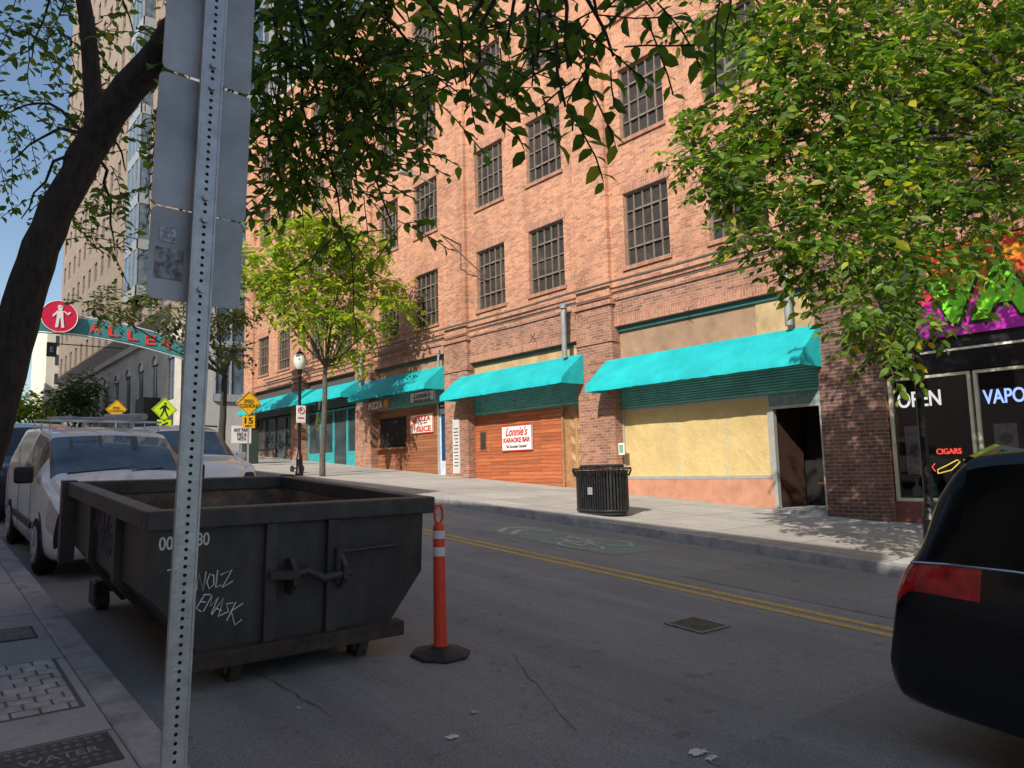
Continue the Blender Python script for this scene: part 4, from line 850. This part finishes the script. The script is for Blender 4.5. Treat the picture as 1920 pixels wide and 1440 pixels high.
# ------------------------------------------------------------ vehicles
def catmull(p0,p1,p2,p3,t,k=.5):
    return p1+(p2-p0)*k*t+(2*k*p0+(k-3)*p1+(3-2*k)*p2-k*p3)*t*t+(-k*p0+(2-k)*p1+(k-2)*p2+k*p3)*t*t*t
def car(name,label,cat,loc,secs,glass,paint,glassmat,lamp=None,wheels=(),wr=.33,group=None,wt=.2,hub=None):
    o=T(name,label,cat,loc,group,rot=(ang,0,0))
    rows_=[]
    for (y,zb,zm,zbt,zt,w,wb,wt_,yt) in secs:
        rows_.append([Vector((0,y,zb)),Vector((w*.86,y,zb)),Vector((w*.985,y,zb+.12)),Vector((w,y,zm)),Vector((wb,y,zbt)),Vector((wt_,y+yt,zt-.07)),Vector((wt_*.86,y+yt,zt)),Vector((0,y+yt*1.1,zt+.03))])
    ni=len(rows_); nj=8; su,sv=4,4
    def pt(i,j):
        i=min(max(i,0),ni-1)
        if j<0: q=rows_[i][-j].copy(); q.x=-q.x; return q
        if j>7: q=rows_[i][14-j].copy(); q.x=-q.x; return q
        return rows_[i][j]
    grid=[]
    for ii in range((ni-1)*su+1):
        i,t=divmod(ii,su); t/=su
        if i==ni-1: i-=1; t=1.
        row=[]
        for jj in range((nj-1)*sv+1):
            j,s=divmod(jj,sv); s/=sv
            if j==nj-1: j-=1; s=1.
            cols=[catmull(pt(i+a,j-1),pt(i+a,j),pt(i+a,j+1),pt(i+a,j+2),s,.32) for a in (-1,0,1,2)]
            row.append(catmull(*cols,t,.32))
        row[-1].x=0; row[0].x=0
        grid.append(row)
    parts={}
    for ii in range((ni-1)*su):
        for jj in range((nj-1)*sv):
            nm='body'
            for (gn,i0,i1,j0,j1) in glass:
                if i0*su<=ii<i1*su and j0*sv<=jj<j1*sv: nm=gn
            for s in (1,-1):
                key=nm if nm in('body','windshield','rear_window','bumper') else nm+('R' if s>0 else 'L')
                P_=parts.setdefault(key,MB()); q=[grid[ii][jj],grid[ii+1][jj],grid[ii+1][jj+1],grid[ii][jj+1]]
                q=[Vector((v.x*s,v.y,v.z)) for v in q]
                if s<0: q=q[::-1]
                P_.quad(*q)
    b_=parts['body']
    for gi in (0,-1):
        r=grid[gi]; b_.quad(*([v.copy() for v in r]+[Vector((-v.x,v.y,v.z)) for v in r[::-1][1:-1]]))
    for key,P_ in parts.items():
        nm=key.rstrip('RL') if key[-1] in 'RL' else key
        mm=paint if nm=='body' else (lamp if 'light' in nm else (blackp if nm in('grille','bumper') else glassmat))
        me=P_.build(nm,mm,o,local=True,recalc=False,smooth=True,angle=50)
        bm_=bmesh.new(); bm_.from_mesh(me.data); bmesh.ops.remove_doubles(bm_,verts=bm_.verts,dist=.0005); bmesh.ops.recalc_face_normals(bm_,faces=bm_.faces); bm_.to_mesh(me.data); bm_.free(); me.data.set_sharp_from_angle(angle=math.radians(40))
    for (wy,ww) in wheels:
        for s in (-1,1):
            tm=pm('tyre',(.02,.02,.02),.8)
            MB().cyl((s*(ww-.05),wy,wr+.02),(s*(ww+.004),wy,wr+.02),wr+.06,n=28).build('wheel_arch',blackp,o,local=True)
            w_=MB().lathe((0,0,0),[(wr*.62,-wt/2),(wr*.95,-wt/2),(wr,-wt/2+.03),(wr,wt/2-.03),(wr*.95,wt/2),(wr*.62,wt/2)],28)
            Mx=Matrix.Rotation(math.pi/2,3,'Y'); w_.v=[Mx@v+Vector((s*(ww-.08),wy,wr)) for v in w_.v]; wo=w_.build('wheel',tm,o,local=True,smooth=True)
            h_=MB(); h_.cyl((s*(ww-.08),wy,wr),(s*(ww+.012),wy,wr),wr*.18,n=12)
            for k in range(7):
                th=2*math.pi*k/7; h_.tube([(s*(ww+.005),wy+wr*.1*math.cos(th),wr+wr*.1*math.sin(th)),(s*(ww+.016),wy+wr*.6*math.cos(th),wr+wr*.6*math.sin(th))],[.035,.03],5)
            h_.tube([(s*(ww+.018),wy+wr*.63*math.cos(k*math.pi/12),wr+wr*.63*math.sin(k*math.pi/12)) for k in range(25)],.018,6)
            h_.build('rim',hub or steel,wo,local=True)
    return o
whitep=pm('white_car_paint',(.84,.90,.92),.25,0,.03,2,coat=.8); blackc=pm('black_car_paint',(.004,.005,.008),.2,.0,.1,2,coat=.4)
cg=glassm('car_glass',(.008,.009,.01),.10,0,1.3)
cgd=glassm('car_side_glass',(.02,.024,.028),.04)
cgl=glassm('windshield_glass',(.12,.17,.20),.03,.35)
hl=pm('headlight_lens',(.6,.62,.65),.12,.3,.2,12); tl=pm('tail_light_red',(.50,.008,.012),.15,0,.55,14,coat=1.)
van=[(0,.32,.45,.55,.62,.70,.66,.55,0),(.08,.24,.5,.74,.80,.83,.79,.68,0),(.32,.2,.58,.90,.96,.88,.85,.74,0),(.85,.2,.6,1.02,1.08,.90,.87,.77,0),(.95,.2,.6,1.05,1.13,.90,.87,.77,0),
(1.30,.2,.6,1.06,1.38,.90,.875,.74,.02),(1.62,.2,.6,1.07,1.55,.90,.88,.71,.05),(1.75,.2,.6,1.07,1.60,.90,.88,.70,.05),(2.55,.2,.6,1.07,1.65,.90,.88,.70,0),(2.65,.2,.6,1.07,1.65,.90,.88,.70,0),(4.15,.2,.6,1.07,1.63,.90,.88,.70,0),(4.35,.25,.6,1.07,1.59,.88,.86,.68,-.03),(4.42,.3,.6,1.0,1.45,.82,.8,.62,-.05)]
v=car('parked_van','white work van with roof ladder rack parked behind the dumpster','van',(2.16,9.5,rz(9.5)),van,[('windshield',4,6,6,7),('windshield',4,6,5,6),('side_glass',5,8,4,5),('headlight',1,2,3,4),('grille',0,1,2,5)],whitep,cgl,hl,wheels=((.82,.89),(3.55,.89)),wr=.32)
for ch in v.children:
    if ch.name.startswith('side_glass'): ch.data.materials.clear(); ch.data.materials.append(cgd)
mb=MB()
for yy in (2.0,2.8,3.5): mb.tube([(-.66,yy,1.63),(-.66,yy,1.76),(.66,yy,1.76),(.66,yy,1.63)],.018,6)
mb.tube([(-.66,1.9,1.76),(-.66,3.6,1.76)],.018,6); mb.tube([(.66,1.9,1.76),(.66,3.6,1.76)],.018,6); mb.build('roof_rack',pm('rack_white',(.75,.75,.76),.4),v,local=True)
for s in (-1,1):
    MB().obox((s*1.0,1.3,1.1),(.2,.1,.2)).build('side_mirror',blackp,v,local=True,bevel=.03)
    MB().box(s*.908-.002,s*.908+.002,2.62,2.635,.35,1.5).build('door_seam',blackp,v,local=True)
    MB().box(s*.908-.002,s*.908+.002,1.42,1.43,.35,1.1).build('door_seam',blackp,v,local=True)
    MB().box(s*.908-.002,s*.908+.002,3.9,3.912,.45,1.42).build('door_seam',blackp,v,local=True)
    MB().box(s*.91-.01,s*.91+.01,2.35,2.5,.98,1.02).build('door_handle',blackp,v,local=True)
    MB().box(s*.91-.012,s*.91+.008,1.25,3.1,.46,.54).build('side_trim',blackp,v,local=True)
MB().tube([(-.6,.93,1.13),(-.1,.96,1.17),(.2,1.02,1.19)],.010,5).build('wiper',blackp,v,local=True); MB().tube([(.1,.93,1.14),(.45,.98,1.17),(.6,1.05,1.17)],.010,5).build('wiper',blackp,v,local=True)
lad=T('ladder','aluminium ladder lying on the white van roof rack','ladder',(2.16,9.5,rz(9.5)),rot=(ang,0,0))
for x in (-.45,-.1): MB().tube([(x,1.6,1.80),(x,3.9,1.80)],.022,4).build('rail',alum,lad,local=True)
for k in range(7): MB().tube([(-.45,1.75+k*.3,1.80),(-.1,1.75+k*.3,1.80)],.014,5).build('rung',alum,lad,local=True)
pp_=T('pipe_bundle','grey pipe lying on the van roof rack beside the ladder','pipe',(2.16,9.5,rz(9.5)),rot=(ang,0,0)); MB().tube([(.35,1.5,1.83),(.35,3.9,1.83)],.05,10).build('tube',alum,pp_,local=True,smooth=True)
suv=[(0,.3,.5,.62,.7,.68,.62,.5,0),(.1,.22,.55,.8,.88,.84,.78,.62,0),(.35,.2,.6,.92,.98,.92,.87,.72,0),(.95,.2,.65,1.0,1.06,.94,.9,.76,0),(1.1,.2,.65,1.02,1.1,.94,.9,.77,0),(1.5,.2,.65,1.03,1.36,.94,.9,.72,.02),(1.85,.2,.65,1.03,1.58,.94,.9,.68,.03),(2.0,.2,.65,1.03,1.62,.94,.9,.67,.03),(2.7,.2,.65,1.04,1.68,.94,.9,.67,0),(2.8,.2,.65,1.04,1.68,.94,.9,.67,0),(3.7,.2,.65,1.05,1.66,.94,.9,.66,0),(4.2,.22,.65,1.06,1.58,.93,.88,.64,0),(4.55,.28,.65,1.0,1.15,.9,.84,.66,-.02),(4.65,.35,.6,.8,.9,.84,.78,.6,0)]
gl_=[('windshield',4,6,6,7),('windshield',4,6,5,6),('side_glass',5,8,4,5),('side_glass',9,11,4,5),('headlight',1,2,3,4),('grille',0,1,3,5),('rear_window',11,12,5,7)]
s_=car('white_car','white sport utility car in the lane behind the van, facing viewer','car',(4.72,14.9,rz(14.9)),suv,gl_,whitep,cgl,hl,wheels=((.85,.93),(3.7,.93)),wr=.34)
for s in (-1,1): MB().obox((s*1.02,1.55,1.08),(.2,.1,.15)).build('side_mirror',whitep,s_,local=True,bevel=.03)
MB().tube([(-.6,1.9,1.70),(-.6,3.9,1.72)],.02,6).build('roof_rail',blackp,s_,local=True); MB().tube([(.6,1.9,1.70),(.6,3.9,1.72)],.02,6).build('roof_rail',blackp,s_,local=True)
car('parked_car','dark car behind the white van at the left edge','car',(2.05,15.4,rz(15.4)),suv,gl_,pm('dark_blue_paint',(.02,.025,.035),.25,.2,.1,2,coat=.6),cgd,hl,wheels=((.85,.93),(3.7,.93)),wr=.34)
car('parked_car','small silver car parked far up the street','car',(2.1,27,rz(27)),suv,gl_,pm('silver_paint',(.4,.41,.43),.3,.4,.05,2,coat=.5),cgd,hl,wheels=((.85,.93),(3.7,.93)),wr=.34)
mv=[(0,.3,.5,.6,.68,.68,.62,.5,0),(.1,.22,.55,.78,.86,.84,.78,.62,0),(.4,.2,.6,.92,.98,.93,.88,.72,0),(.95,.2,.65,1.0,1.06,.95,.9,.76,0),(1.05,.2,.65,1.02,1.1,.95,.9,.77,0),(1.5,.2,.7,1.03,1.38,.95,.9,.74,.02),(1.95,.2,.7,1.04,1.60,.95,.91,.74,.03),(2.1,.2,.7,1.04,1.66,.95,.91,.75,.03),(2.9,.2,.7,1.05,1.71,.95,.91,.76,0),(3.0,.2,.7,1.05,1.71,.95,.91,.76,0),(3.9,.2,.78,1.06,1.70,.95,.91,.76,0),(4.0,.22,.82,1.07,1.70,.95,.91,.76,0),
(4.45,.24,.895,1.07,1.68,.955,.92,.76,0),(4.72,.25,.90,1.06,1.63,.95,.92,.75,0),(4.87,.26,.90,1.05,1.43,.945,.915,.76,0),(4.96,.27,.89,1.04,1.16,.93,.895,.76,0),(5.03,.28,.80,.92,.98,.91,.87,.74,0),(5.08,.32,.52,.64,.72,.88,.83,.65,0)]
m_=car('black_minivan','glossy black minivan at right edge showing its red tail light','car',(5.27,2.07-5.06,rz(-2.99)),mv,[('windshield',4,6,6,7),('windshield',4,6,5,6),('side_glass',5,8,4,5),('side_glass',9,10,4,5),('side_glass',11,13,4,5),('rear_window',13,15,4,6),('rear_window',14,15,6,7),('headlight',1,2,3,4),('tail_light',12.5,16,3,4)],blackc,cg,tl,wheels=((.95,.94),(3.80,.94)),wr=.34)
for s in (-1,1):
    MB().tube([(s*.925,2.0,1.06),(s*.93,3.5,1.065),(s*.926,4.45,1.075),(s*.926,4.75,1.067),(s*.91,4.95,1.05)],.007,6).build('chrome_strip',pm('chrome',(.6,.6,.62),.1,1.,.05),m_,local=True)
    MB().obox((s*1.05,1.5,1.1),(.2,.1,.16)).build('side_mirror',blackc,m_,local=True,bevel=.03)
    MB().box(s*.952-.002,s*.952+.002,4.30,4.308,.45,1.02).build('bumper_seam',dark,m_,local=True)
MB().tube([(-.70,4.72,1.61),(0,4.82,1.67),(.70,4.72,1.61)],[.03,.035,.03],8).build('spoiler',blackc,m_,local=True)
# ------------------------------------------------------------ trees
def leaves(name,pts,size,m,parent):
    V=[];Fs=[]
    for (p,d) in pts:
        n_=Vector((U(-.6,.6),U(-.6,.6),U(.3,1))); d=d.normalized(); s=d.cross(n_)
        if s.length<.05: continue
        s.normalize(); n_=s.cross(d); L_=size*U(.5,1.25); W=L_*U(.24,.32); f=U(.0,.35)*W; b=len(V)
        V+= [p,p+d*L_*.3+s*W*.85+n_*f,p+d*L_*.65+s*W*.75+n_*f,p+d*L_-n_*L_*U(0,.2),p+d*L_*.65-s*W*.75+n_*f,p+d*L_*.3-s*W*.85+n_*f,p+d*L_*.5]
        Fs+=[(b,b+1,b+2,b+6),(b+6,b+2,b+3),(b,b+6,b+4,b+5),(b+6,b+3,b+4)]
    me=bpy.data.meshes.new(name); me.from_pydata([v-ORG[parent.name] for v in V],[],Fs); me.materials.append(m)
    o=bpy.data.objects.new(name,me); C.objects.link(o); o.parent=parent; return o
def rv():
    while True:
        v=Vector((U(-1,1),U(-1,1),U(-1,1)))
        if v.length<1: return v
def clump(c,r,n,tw,out,L=(.3,.6),droop=.25,step=.045,flat=.75):
    c=Vector(c)
    for _ in range(n):
        q=rv(); q.z*=flat; st=c+q*r*.85; d=(q+rv()*1.2+Vector((0,0,-.1))).normalized(); ln=U(*L); k=0; p=st.copy(); path=[p.copy()]; side=1
        while k<ln:
            d=(d+rv()*.16+Vector((0,0,-droop*step*2))).normalized(); p=p+d*step; k+=step; side=-side
            s=d.cross(Vector((0,0,1))); s=s.normalized() if s.length>.05 else Vector((1,0,0))
            out.append((p.copy(),d*.6+s*side*.9+rv()*.35+Vector((0,0,-.25))))
            path.append(p.copy())
        tw.tube(path[::2]+[path[-1]],[.004]*len(path[::2])+[.0015],3,False)
def limb(mb,pts,r0,r1,n=8,wob=.04):
    pts=[Vector(p) for p in pts]; out=[]; m=len(pts)
    for i in range(m-1):
        for k in range(4):
            t=k/4; q=catmull(pts[max(i-1,0)],pts[i],pts[i+1],pts[min(i+2,m-1)],t); out.append(q+rv()*wob*(0 if i+k==0 else 1))
    out.append(pts[-1]); mb.tube(out,[r0+(r1-r0)*i/(len(out)-1) for i in range(len(out))],n)
def barkm(name,c):
    m,t,b=nt(name); v=coords(t); mp=N(t,'ShaderNodeMapping'); mp.inputs['Scale'].default_value=(1,1,.25); lk(t,v,mp.inputs[0])
    f=noise(t,mp.outputs[0],28,8,.7); lk(t,ramp(t,f,[(.3,[x*.35 for x in c]),(.7,[x*1.6 for x in c])]),b.inputs['Base Color']); b.inputs['Roughness'].default_value=.9; bump(t,b,f,1.,.05); return m
bark=barkm('dark_bark',(.05,.045,.04)); bark2=barkm('grey_bark',(.13,.11,.09))
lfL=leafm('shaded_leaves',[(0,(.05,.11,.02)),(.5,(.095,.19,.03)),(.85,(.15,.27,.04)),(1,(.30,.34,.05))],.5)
lfR=leafm('sunlit_leaves',[(0,(.05,.10,.015)),(.35,(.11,.20,.025)),(.7,(.18,.30,.035)),(.9,(.29,.38,.04)),(.97,(.47,.44,.04)),(1,(.58,.40,.04))],.45)  # dark low end of the ramp paints shadowed leaves among bright ones
lfM=leafm('yellow_green_leaves',[(0,(.14,.22,.015)),(.6,(.30,.40,.02)),(1,(.54,.54,.03))],.45)
lfD=leafm('far_dark_leaves',[(0,(.05,.09,.02)),(.6,(.09,.13,.03)),(.9,(.17,.14,.04)),(1,(.28,.15,.05))],.35)
base=FY(-135,1180,6.05); base.z=wz(6.05)-.1; t1=T('street_tree','near tree with thick dark leaning trunk at left, leaves overhead','tree',(base.x,base.y,base.z+.1))
tk=MB()
J=FY(178,262,5.75)
limb(tk,[base,FY(-72,960,6.0),FY(-40,850,6.0),FY(8,700,5.95),FY(55,530,5.9),FY(104,400,5.85),J],.160,.10,14,.012)
limb(tk,[J,FY(172,130,5.8),FY(158,0,5.8),FY(150,-200,5.9)],.07,.04,10,.01)
K=P(345,40,4.9); limb(tk,[FY(150,310,5.8),J,FY(240,165,5.5),FY(300,105,5.3),K],.11,.105,12,.01)
K2=P(520,-120,4.3); limb(tk,[P(310,90,5.0),K,K2,P(760,-330,3.6)],.10,.06,10,.02)
tk.build('trunk',bark,t1,smooth=True,angle=180)
br=MB(); lv=[]; tw_=MB()
def lc(u,v,t,r,n,fr=None,**k):
    c=P(u,v,t); clump(c,r,int(n*.95+.5),tw_,lv,**k)
    if fr is not None: f=Vector(fr); limb(br,[f,(f+c)/2+Vector((0,0,.15)),c],.018,.005,5,.03)
T1=P(150,-150,5.8)
for a in [(60,110,6.3,.75,34),(25,300,6.6,.45,15),(110,30,6,.55,18),(30,-20,6,.6,18),(20,210,6.4,.4,13),(235,320,6.4,.55,24),(215,470,6.6,.35,11),(260,200,6.2,.45,20),(100,360,6.8,.3,4),(250,60,5.8,.4,14),(40,410,6.5,.25,4),(-150,100,6,.9,24),(200,-200,5.6,.9,28),(-60,-250,6,.9,24)]: lc(*a,T1 if a[1]<150 else J)
for a in [(540,40,4.0,.40,36),(640,50,3.9,.42,38),(760,40,3.8,.40,32),(590,150,4.1,.40,36),(690,160,4.0,.38,30),(800,130,3.6,.28,14),(860,50,3.4,.28,13),(535,240,4.3,.34,28),(630,250,4.3,.32,22),(720,255,4.1,.22,8),(590,330,4.5,.27,15),(670,350,4.5,.24,11),(735,420,4.6,.13,4),(640,420,4.6,.18,6),(530,330,4.5,.24,12),(520,130,4.1,.3,20)]: lc(*a,K2,L=(.25,.5))
K3=P(1000,-150,3.0); limb(br,[K2,P(800,-200,3.4),K3,P(1350,-160,3.0)],.04,.015,6,.03)
for a in [(880,160,3.0,.14,5),(950,80,2.9,.2,7),(1030,30,2.8,.18,6),(1000,140,2.8,.12,4),(1070,120,2.7,.10,3),(1120,30,2.7,.18,5),(1150,105,2.7,.08,3),(1060,200,2.7,.05,2),(1220,0,2.8,.14,4),(860,100,3.1,.2,7),(950,-10,2.9,.28,9),(1150,-80,2.8,.35,11),(1350,-110,2.9,.35,7)]: lc(*a,K3,L=(.15,.35),step=.04)
for a in [(700,-200,3.8,.8,22),(900,-300,3.5,.8,14),(500,-250,4.4,.9,22)]: lc(*a,K2)
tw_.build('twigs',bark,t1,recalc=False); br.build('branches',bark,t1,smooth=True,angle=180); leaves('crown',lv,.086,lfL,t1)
t2=T('street_tree','large sunlit street tree overhanging the vape shop at right','tree',(10.45,1.7,wz(1.7)))
tk=MB(); tb=Vector((10.45,1.7,wz(1.7)-.1)); f2=Vector((10.4,1.9,3.0)); limb(tk,[tb,Vector((10.5,1.75,.6)),f2],.17,.12,12,.015); tk.build('trunk',bark2,t2,smooth=True,angle=180)
lv=[];tw_=MB();br=MB()
for a in [(1330,300,8.6,.35,24),(1295,292,8.4,.18,10),(1400,210,8.6,.5,55),(1370,330,8.4,.35,32),(1420,60,8.6,.5,50),(1550,50,8.6,.75,105),(1520,200,8.4,.7,110),(1470,330,8.2,.5,70),(1440,430,8.0,.34,34),(1660,180,8.6,.8,120),(1780,60,8.8,.85,110),(1640,330,8.2,.65,110),(1560,440,7.9,.42,56),(1500,500,7.9,.22,15),(1660,470,7.8,.38,50),(1620,570,7.7,.28,32),(1650,640,7.7,.2,15),(1800,250,8.4,.7,100),(1900,130,8.6,.75,90),(1780,390,8,.42,56),(1880,340,8,.45,50),(1860,455,7.9,.28,16),(1750,500,7.8,.26,22),(1700,590,7.7,.2,14),(1810,560,7.8,.14,5),(1330,20,8.8,.25,14),(1480,-80,8.8,.8,60),(1700,-100,9,1.,80),(1900,-60,9,1.,80)]:
    c=P(*a[:3]); clump(c,a[3],a[4],tw_,lv,L=(.3,.55),step=.05)
    if a[4]>40 or a[0]<1500: limb(br,[f2,(f2+c)/2+Vector((0,0,.5)),c],.04,.01,5,.05)
for (c,r,n) in [((11,1.5,5),1.3,100),((12,3,4.5),1.1,80),((10.5,0,4),1.2,60),((12,4.5,6.),1.,60),((9,.5,5.5),1.3,50),((10.5,3,7.5),1.3,50)]:  # crown clumps beyond the frame, added for the shadows they cast
    clump(c,r,n,tw_,lv,L=(.3,.6),step=.06); limb(br,[f2,(f2+Vector(c))/2,Vector(c)],.06,.015,5,.05)
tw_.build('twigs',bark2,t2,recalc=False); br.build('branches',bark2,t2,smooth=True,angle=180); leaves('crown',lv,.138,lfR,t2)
def tree(x,y,crown,label,m,size,rt=.1,step=.09,L=(.4,.9),fz=None):
    z=wz(y); t=T('street_tree',label,'tree',(x,y,z)); tk=MB(); h=fz or min(c[2]-c[3] for c in crown); f=Vector((x+.1,y,h)); limb(tk,[(x,y,z-.1),(x+.04,y,(z+h)/2),f],rt,rt*.7,10,.02); 
    lv=[];tw=MB();br=MB()
    for (cx_,cy_,cz_,r,n) in crown: clump((cx_,cy_,cz_),r,n,tw,lv,L=L,step=step,flat=.7); limb(br,[f,(f+Vector((cx_,cy_,cz_)))/2+Vector((0,0,-.1)),(cx_,cy_,cz_)],rt*.4,rt*.1,5,.05)
    tk.build('trunk',bark2 if rt<.12 else bark,t,smooth=True,angle=180); br.build('branches',bark2,t,smooth=True,angle=180); tw.build('twigs',bark2,t,recalc=False); leaves('crown',lv,size,m,t)
cr=[]
for (u,v,r,n) in [(510,480,.9,90),(560,430,.8,90),(620,440,.9,100),(685,470,.7,70),(540,540,.9,100),(630,540,1.,130),(710,540,.7,70),(560,590,.6,50),(650,600,.8,90),(745,570,.45,30),(655,660,.4,30),(700,610,.45,30),(480,530,.6,44),(640,500,.8,70)]:
    c=FY(u,v,22.6+U(-.8,1.2)); cr.append((c.x,c.y,c.z,r,n))
tree(10.45,22.4,cr,'slim street tree with bright yellow-green crown mid street',lfM,.215,.1,fz=3.4)
cr=[]
for (u,v,r,n) in [(190,575,.8,34),(250,575,.9,44),(320,580,1.,54),(390,600,.9,60),(430,660,.7,40),(375,645,.5,20),(450,590,.7,44),(400,540,.8,44)]:
    c=FY(u,v,32+U(-1.5,1.5)); cr.append((c.x,c.y,c.z,r,n))
tree(10.4,32.,cr,'darker street tree with rusty leaves left of the yellow-green tree',lfD,.24,.16,fz=4.2)
c=FY(150,742,75.); tree(c.x,75,[(c.x+U(-1,1),75+U(-1,1),c.z+U(-1.2,1.2),1.5,55) for _ in range(8)],'round dark green tree before the stone tower base',lfD,.4,.16,.2,(.5,1.),fz=c.z-2)
c=FY(50,765,93.); tree(c.x,93,[(c.x+U(-2,2),93+U(-1,1),c.z+U(-2.5,2),2.,60) for _ in range(8)],'bright green distant tree at the far left end',lfM,.5,.16,.25,(.6,1.2),fz=c.z-2.5)
lvm=pm('fallen_leaf_yellow',(.55,.45,.25),.6)
random.seed(3)
for k,(u,v) in enumerate([(888,1338),(797,1165),(1100,1110),(1450,1120),(980,1290),(560,1330),(1500,985),(1300,980)]):
    c=G(u,v); mb=MB(); r=.03 if k==0 else .018; a=U(0,3); mb.quad(*[(c.x+r*math.cos(a+t)*(1 if i%2 else .6),c.y+r*.7*math.sin(a+t),rz(c.y)+.008+S*r*math.sin(a+t)+(.006 if i%2 else 0)) for i,t in enumerate((0,1,2.1,3.1,4.2,5.3))])
    tag(mb.build('fallen_leaf',lvm),'dry yellowish leaf lying on the asphalt' if k else 'largest pale fallen leaf on the asphalt, bottom centre','leaf','fallen leaves on the road' if k else None)
# ------------------------------------------------------------ light, camera
w=bpy.data.worlds.new("World"); sc.world=w; w.use_nodes=True; t=w.node_tree; bg=t.nodes['Background']
sk=N(t,'ShaderNodeTexSky',sky_type='NISHITA'); sk.sun_disc=False; el=math.radians(33); sk.sun_elevation=el
sv=Vector((.9,.43,0)).normalized(); sk.sun_rotation=math.atan2(-sv.x,-sv.y)%(2*math.pi); sk.air_density=1.1; sk.dust_density=1.0; sk.ozone_density=1.6
lk(t,sk.outputs[0],bg.inputs[0]); bg.inputs[1].default_value=.15
ld=bpy.data.lights.new('sun','SUN'); ld.energy=5.; ld.angle=math.radians(.5); ld.color=(1,.94,.84); lo=bpy.data.objects.new('sun',ld); C.objects.link(lo)
dirv=Vector((sv.x*math.cos(el),sv.y*math.cos(el),-math.sin(el))); lo.rotation_euler=dirv.to_track_quat('-Z','Y').to_euler()
cam=bpy.data.cameras.new('cam'); cam.sensor_width=36; cam.lens=FO/1920*36; cam.clip_end=2000; cam.clip_start=.05
co=bpy.data.objects.new('cam',cam); C.objects.link(co)
co.matrix_world=Matrix((Xc,Yc,Zc)).to_4x4(); sc.camera=co
sc.view_settings.view_transform='Standard'; sc.view_settings.look='None'; sc.view_settings.exposure=0
